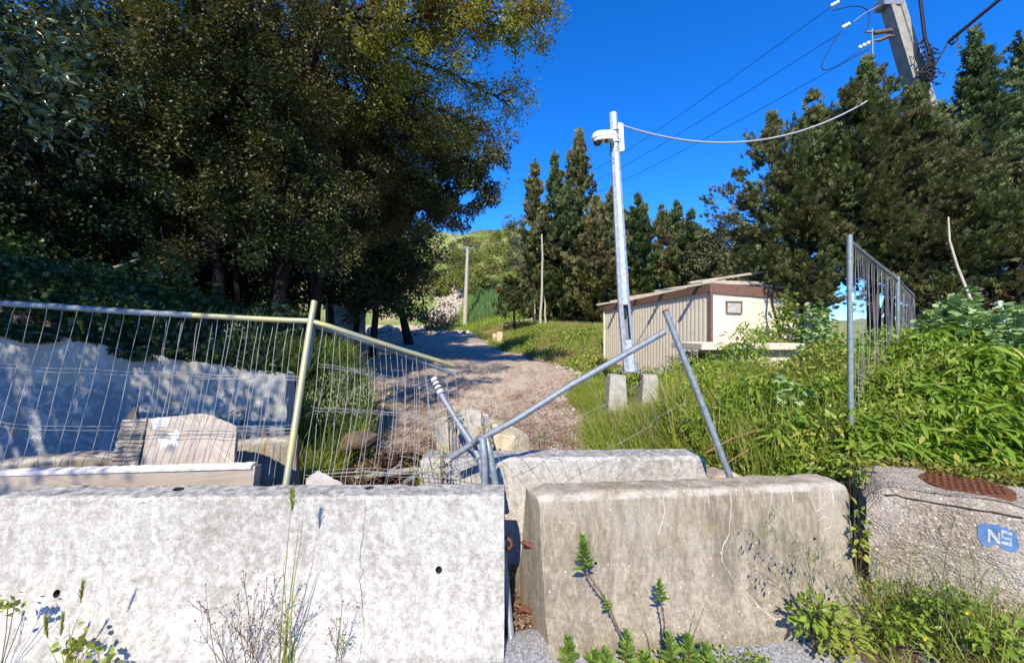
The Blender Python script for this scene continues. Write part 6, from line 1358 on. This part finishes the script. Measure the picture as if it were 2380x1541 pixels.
def tuft(label, px, py, Y, items, mat='grass', name='grass_tuft', w=.006, head=None, cat='grass tuft'):
    """items: (tip x, tip y)"""
    b = P(px, py, Y); root = empty(name, b, label, cat, 'grasses before the front barriers'); V = []; mb = MB()
    for (tx, ty) in items:
        e = P(tx, ty, Y + random.uniform(-.04, .04)); s = b + Vector((random.gauss(0, .02), 0, 0)); path = bez(s, e, 8, Vector(((s.x - e.x) * .18, 0, abs(e.x - s.x) * .25)), .008, tx)
        vs = []; n_ = len(path)
        for k, p in enumerate(path): 
            ww = w * (1 - (k / (n_ - 1)) ** 2 * .9) * .5; vs += [p + Vector((-ww, 0, 0)), p + Vector((ww, .002, 0))]
        mb.add(vs, [(2 * k, 2 * k + 1, 2 * k + 3, 2 * k + 2) for k in range(n_ - 1)])
    o = mb.build('blades', M[mat], root)
    return root, b
rt0, b0 = tuft("tall grass stalks rising past the top of the white barrier, bushy green head", 668, 1590, 2.08, [(676, 1180), (683, 1330), (692, 1240), (660, 1300), (705, 1200), (668, 1400), (640, 1430), (700, 1350), (655, 1460), (690, 1460), (720, 1430)])
n = 80; base = np.array(tuple(P(679, 1190, 2.08))); t = rng.random(n); pos = base + np.stack([rng.normal(0, .003, n), rng.normal(0, .003, n), t * .10], 1)
scatter('seed_head', BLADE, pos, np.stack([rng.normal(0, .22, n), rng.normal(0, .2, n), np.ones(n)], 1), .055, M['grass'], rt0, width=.0035)
rt0, b0 = tuft("barley grass with green ears at the bottom left corner", 150, 1600, 2.02, [(190, 1420), (110, 1500), (140, 1500), (160, 1450), (120, 1540), (200, 1480), (175, 1500)])
for (x, y, dx) in ((187, 1392, .12), (110, 1475, -.08), (142, 1468, .10)):
    n = 60; base = np.array(tuple(P(x, y, 2.0))); t = rng.random(n); pos = base + np.stack([t * dx * .1, rng.normal(0, .002, n), t * .09 - .02], 1)
    scatter('seed_head', BLADE, pos, np.stack([rng.normal(dx, .10, n), rng.normal(0, .12, n), np.ones(n)], 1), .045, M['grass'], rt0, width=.004)
for (x, y, s, lb) in ((170, 1500, .05, "trailing leafy weed behind the barley grass"), (8, 1410, .05, "leafy sprig poking in at the left edge"), (240, 1540, .04, "low lobed weed at the bottom edge right of the barley")):
    c = P(x, y, 2.04); n = 34; pos = np.array(tuple(c)) + rng.normal(0, .045, (n, 3)) * [1.2, .4, .8]; root = empty('small_weed', c, lb, 'weed', 'small weeds before the white barrier')
    mb = MB(); g = Vector((c.x - .02, 2.04, 0))
    for k in range(6): mb.tube([g, g.lerp(Vector(pos[k]), .5) + Vector((.01, 0, .02)), Vector(pos[k])], .0018, 4)
    mb.build('stems', M['stemr'], root); scatter('leaves', LOBED, pos, rng.normal(size=(n, 3)) + [0, -.4, .3], .032, M['weed'], root)
n = 40; base = P(795, 1500, 2.06); pos = np.array(tuple(base)) + rng.normal(0, 1, (n, 3)) * [.012, .008, .05]; rt0 = empty('small_weed', base, "small green sprig below the crack near the bottom edge", 'weed', 'small weeds before the white barrier')
mb = MB(); mb.tube([P(778, 1560, 2.06), P(785, 1500, 2.06), P(795, 1405, 2.07)], .0015, 4); mb.build('stems', M['stemg'], rt0); scatter('leaves', LEAF6, pos, rng.normal(size=(n, 3)) * .6 + [0, -.2, .8], .02, M['weed'], rt0, width=.008)
# bent-over brome grass against the right end of the brown barrier
def brome(label, base, heads, seed):
    r = random.Random(seed); b = P(*base); root = empty('brome_grass', b, label, 'grass tuft', 'grasses before the front barriers'); mb = MB(); Ps, As, Ss = [], [], []
    for (x, y, k_) in heads:
        e = P(x, y, base[2] + r.uniform(-.03, .05)); s = b + Vector((r.gauss(0, .05), r.gauss(0, .02), 0)); path = bez(s, e, 10, Vector(((s.x - e.x) * .15, 0, .06)), .01, x); mb.tube(path, .0013, 4)
        for j in range(k_):
            a = r.uniform(-1.2, 1.2); q0 = path[10 - r.randint(0, 2)]; q = q0 + Vector((math.sin(a) * .06 * (-1 if x < base[0] else 1) - .02, r.gauss(0, .01), -abs(math.cos(a)) * .05 + r.uniform(-.01, .03))); mb.tube([q0, q], .0006, 3); Ps.append(tuple(q)); As.append((r.gauss(-.3, .3), r.gauss(0, .2), -1)); Ss.append(r.uniform(.03, .05))
    mb.build('stalks', M['stemg'], root); scatter('seed_sprays', OAT, np.array(Ps), np.array(As), np.array(Ss), M['brome'], root, width=.010)
M['brome'] = leaf_mat("brome spikelets", (.22, .24, .12), (.40, .38, .22), None, .35, .5, .2)
brome("bent brome grass drooping over the right half of the brown barrier", (1900, 1500, 2.16), [(1795, 1180, 9), (1780, 1210, 9), (1800, 1290, 7), (1850, 1240, 8), (1880, 1270, 7), (1830, 1330, 6), (1920, 1250, 7)], 4)
brome("brome grass crossing the corner between barrier and pebbly block", (2010, 1500, 2.15), [(1960, 1290, 8), (1985, 1330, 8), (2040, 1300, 7), (2075, 1350, 7), (1930, 1350, 6)], 6)
brome("brome grass in front of the pebbly concrete block", (2230, 1500, 2.0), [(2130, 1260, 8), (2160, 1310, 8), (2250, 1270, 8), (2200, 1350, 7), (2300, 1320, 8), (2340, 1370, 6), (2220, 1200, 6)], 8)
# ragged ground vegetation in the lower right corner
def lowveg(n, xr, yr, cond=None):
    x = rng.uniform(*xr, n); y = rng.uniform(*yr, n)
    if cond is not None: k = cond(x, y); x, y = x[k], y[k]
    return x, y
edge_k = lambda x: 2.46 - .67 * (x - 2.3)           # front foot of the pebbly block
cnd = lambda x, y: (y < np.where(x < 2.15, 2.42, edge_k(x))) & (x > 1.74) & ~((x > 2.0) & (x < 2.22) & (y < 2.20)) & ~((x < 1.98) & (y < 1.55 + .38 * x)) & (y > 1.5)
zc_ = lambda x, y: .10 * sm(1.9, 2.5, x) * sm(1.7, 2.1, y) + .03 * wob(x, y, 7)
x, y = lowveg(5200, (1.7, 3.4), (1.5, 2.6), cnd); blades('corner_grass', x, y, .22, M['grass'], .006, .6, z=zc_(x, y))
x, y = lowveg(6500, (1.75, 3.4), (1.5, 2.6), cnd); blades('corner_dry_grass', x, y, .26, M['grass_dry'], .004, .85, z=zc_(x, y))
x, y = lowveg(900, (1.95, 3.4), (1.6, 2.6), cnd); blades('corner_grass', x, y, .42, M['grass'], .005, .45, z=zc_(x, y))
x, y = lowveg(700, (1.95, 3.4), (1.6, 2.6), cnd); blades('corner_dry_grass', x, y, .46, M['grass_dry'], .004, .5, z=zc_(x, y))
x, y = lowveg(6500, (1.75, 3.4), (1.5, 2.6), cnd); n = len(x); o = scatter('corner_weeds', LEAF6, np.stack([x, y, zc_(x, y) + .02 + .16 * rng.random(n) ** 1.5], 1), rng.normal(size=(n, 3)) + [0, -.4, .5], .028 * rng.uniform(.6, 1.4, n), M['weed']); o["kind"] = 'stuff'
def bramble(label, px, py, Y, r, n, s=.055, seed=0):
    c = P(px, py, Y); root = empty('bramble', Vector((c.x, c.y, 0)), label, 'bramble', 'brambles in the corner'); d = ball(n); pos = np.array(tuple(c)) + d * (rng.random((n, 1)) ** .5) * np.array(r); pos[:, 2] = np.maximum(pos[:, 2], .02)
    mb = MB(); g = Vector((c.x, c.y + .03, 0))
    for k in range(9): q = Vector(pos[k]); mb.tube([g, g.lerp(q, .5) + Vector((0, 0, .05)), q], .003, 4)
    mb.build('stems', M['stemr'], root); scatter('leaves', LEAF6, pos, d * [1, 1, .4] + rng.normal(0, .4, (n, 3)) + [0, -.4, 0], s * rng.uniform(.6, 1.25, n), M['weed'], root, width=s * .9)
bramble("bramble bush at the foot of the brown barrier's right end", 1905, 1430, 2.14, (.13, .10, .11), 150)
bramble("bramble sprawling below the first bramble beside the asphalt", 1960, 1490, 2.10, (.16, .08, .09), 140, .045)
bramble("vine of round leaves climbing the gap left of the pebbly block", 2000, 1240, 2.42, (.035, .06, .18), 60, .045)
bramble("leafy vine hanging over the gap behind the brown barrier", 1990, 1080, 2.85, (.12, .12, .16), 130, .05)
bramble("sprawling green weed against the foot of the pebbly block", 2200, 1400, 2.12, (.16, .08, .07), 170, .035)
bramble("broad-leaved weed at the bottom right corner", 2330, 1480, 1.95, (.14, .08, .08), 60, .06)
bramble("leafy weeds between the block and the asphalt patch", 2090, 1460, 2.12, (.18, .08, .07), 150, .035)
for (x, y, lb) in ((2248, 1422, "upper yellow flower in the lower right corner"), (2253, 1470, "middle yellow flower in the lower right corner"), (2005 + 145, 1482, "lowest yellow flower beside the asphalt patch"), (903, 912, "yellow dandelion seen through the bent mesh"), (871 + 20, 940, "pale dandelion lower in the bent mesh")):
    Yf = 2.0 if y > 1000 else 5.2; c = P(x, y, Yf); root = empty('yellow_flower', c, lb, 'flower', 'yellow flowers'); s = .014 if y > 1000 else .03
    k = 9; a = np.linspace(0, 6.283, k, endpoint=False); scatter('petals', LEAF2, np.repeat(np.array([tuple(c)]), k, 0), np.stack([np.cos(a), -.4 + 0 * a, np.sin(a)], 1), s, M['petal'] if 'petal' in M else M.setdefault('petal', leaf_mat("yellow petal", (.75, .60, .03), (.85, .72, .08), None, .3)), root, roll=.05)
    mb = MB(); mb.tube([Vector((c.x, c.y + .01, hz(c.x, c.y))), c], .0015, 4); mb.build('stalk', M['stemg'], root)
# sprigs and grass seen in front of and behind the white middle barrier
def sidegrass(lb, px, py, Y, tips, mat='grass'): tuft(lb, px, py, Y, tips, mat)
sidegrass("grass tuft in the gap at the left end of the middle barrier", 975, 1150, 2.85, [(960, 1050), (990, 1060), (1010, 1075), (950, 1075), (1060, 1070), (930, 1070)])
bramble("goosegrass climbing the left end of the white barrier", 1025, 1070, 2.85, (.05, .04, .16), 60, .028)
for (x, y, Y, r, lb) in ((1050, 960, 3.6, .10, "leafy sprig growing between the boulders and the slanting post"), (1265, 1020, 3.6, .08, "bright green sprig right of the boulders"), (1195, 1345, 2.75, .05, "small red-green weed low in the gap between the front barriers"), (1130, 1000, 3.5, .06, "thin green weed before the tall boulder"), (850, 1080, 3.9, .10, "green weeds behind the bent mesh near the fallen branch")):
    bramble(lb, x, y, Y, (r, r * .7, r), 60, .03)
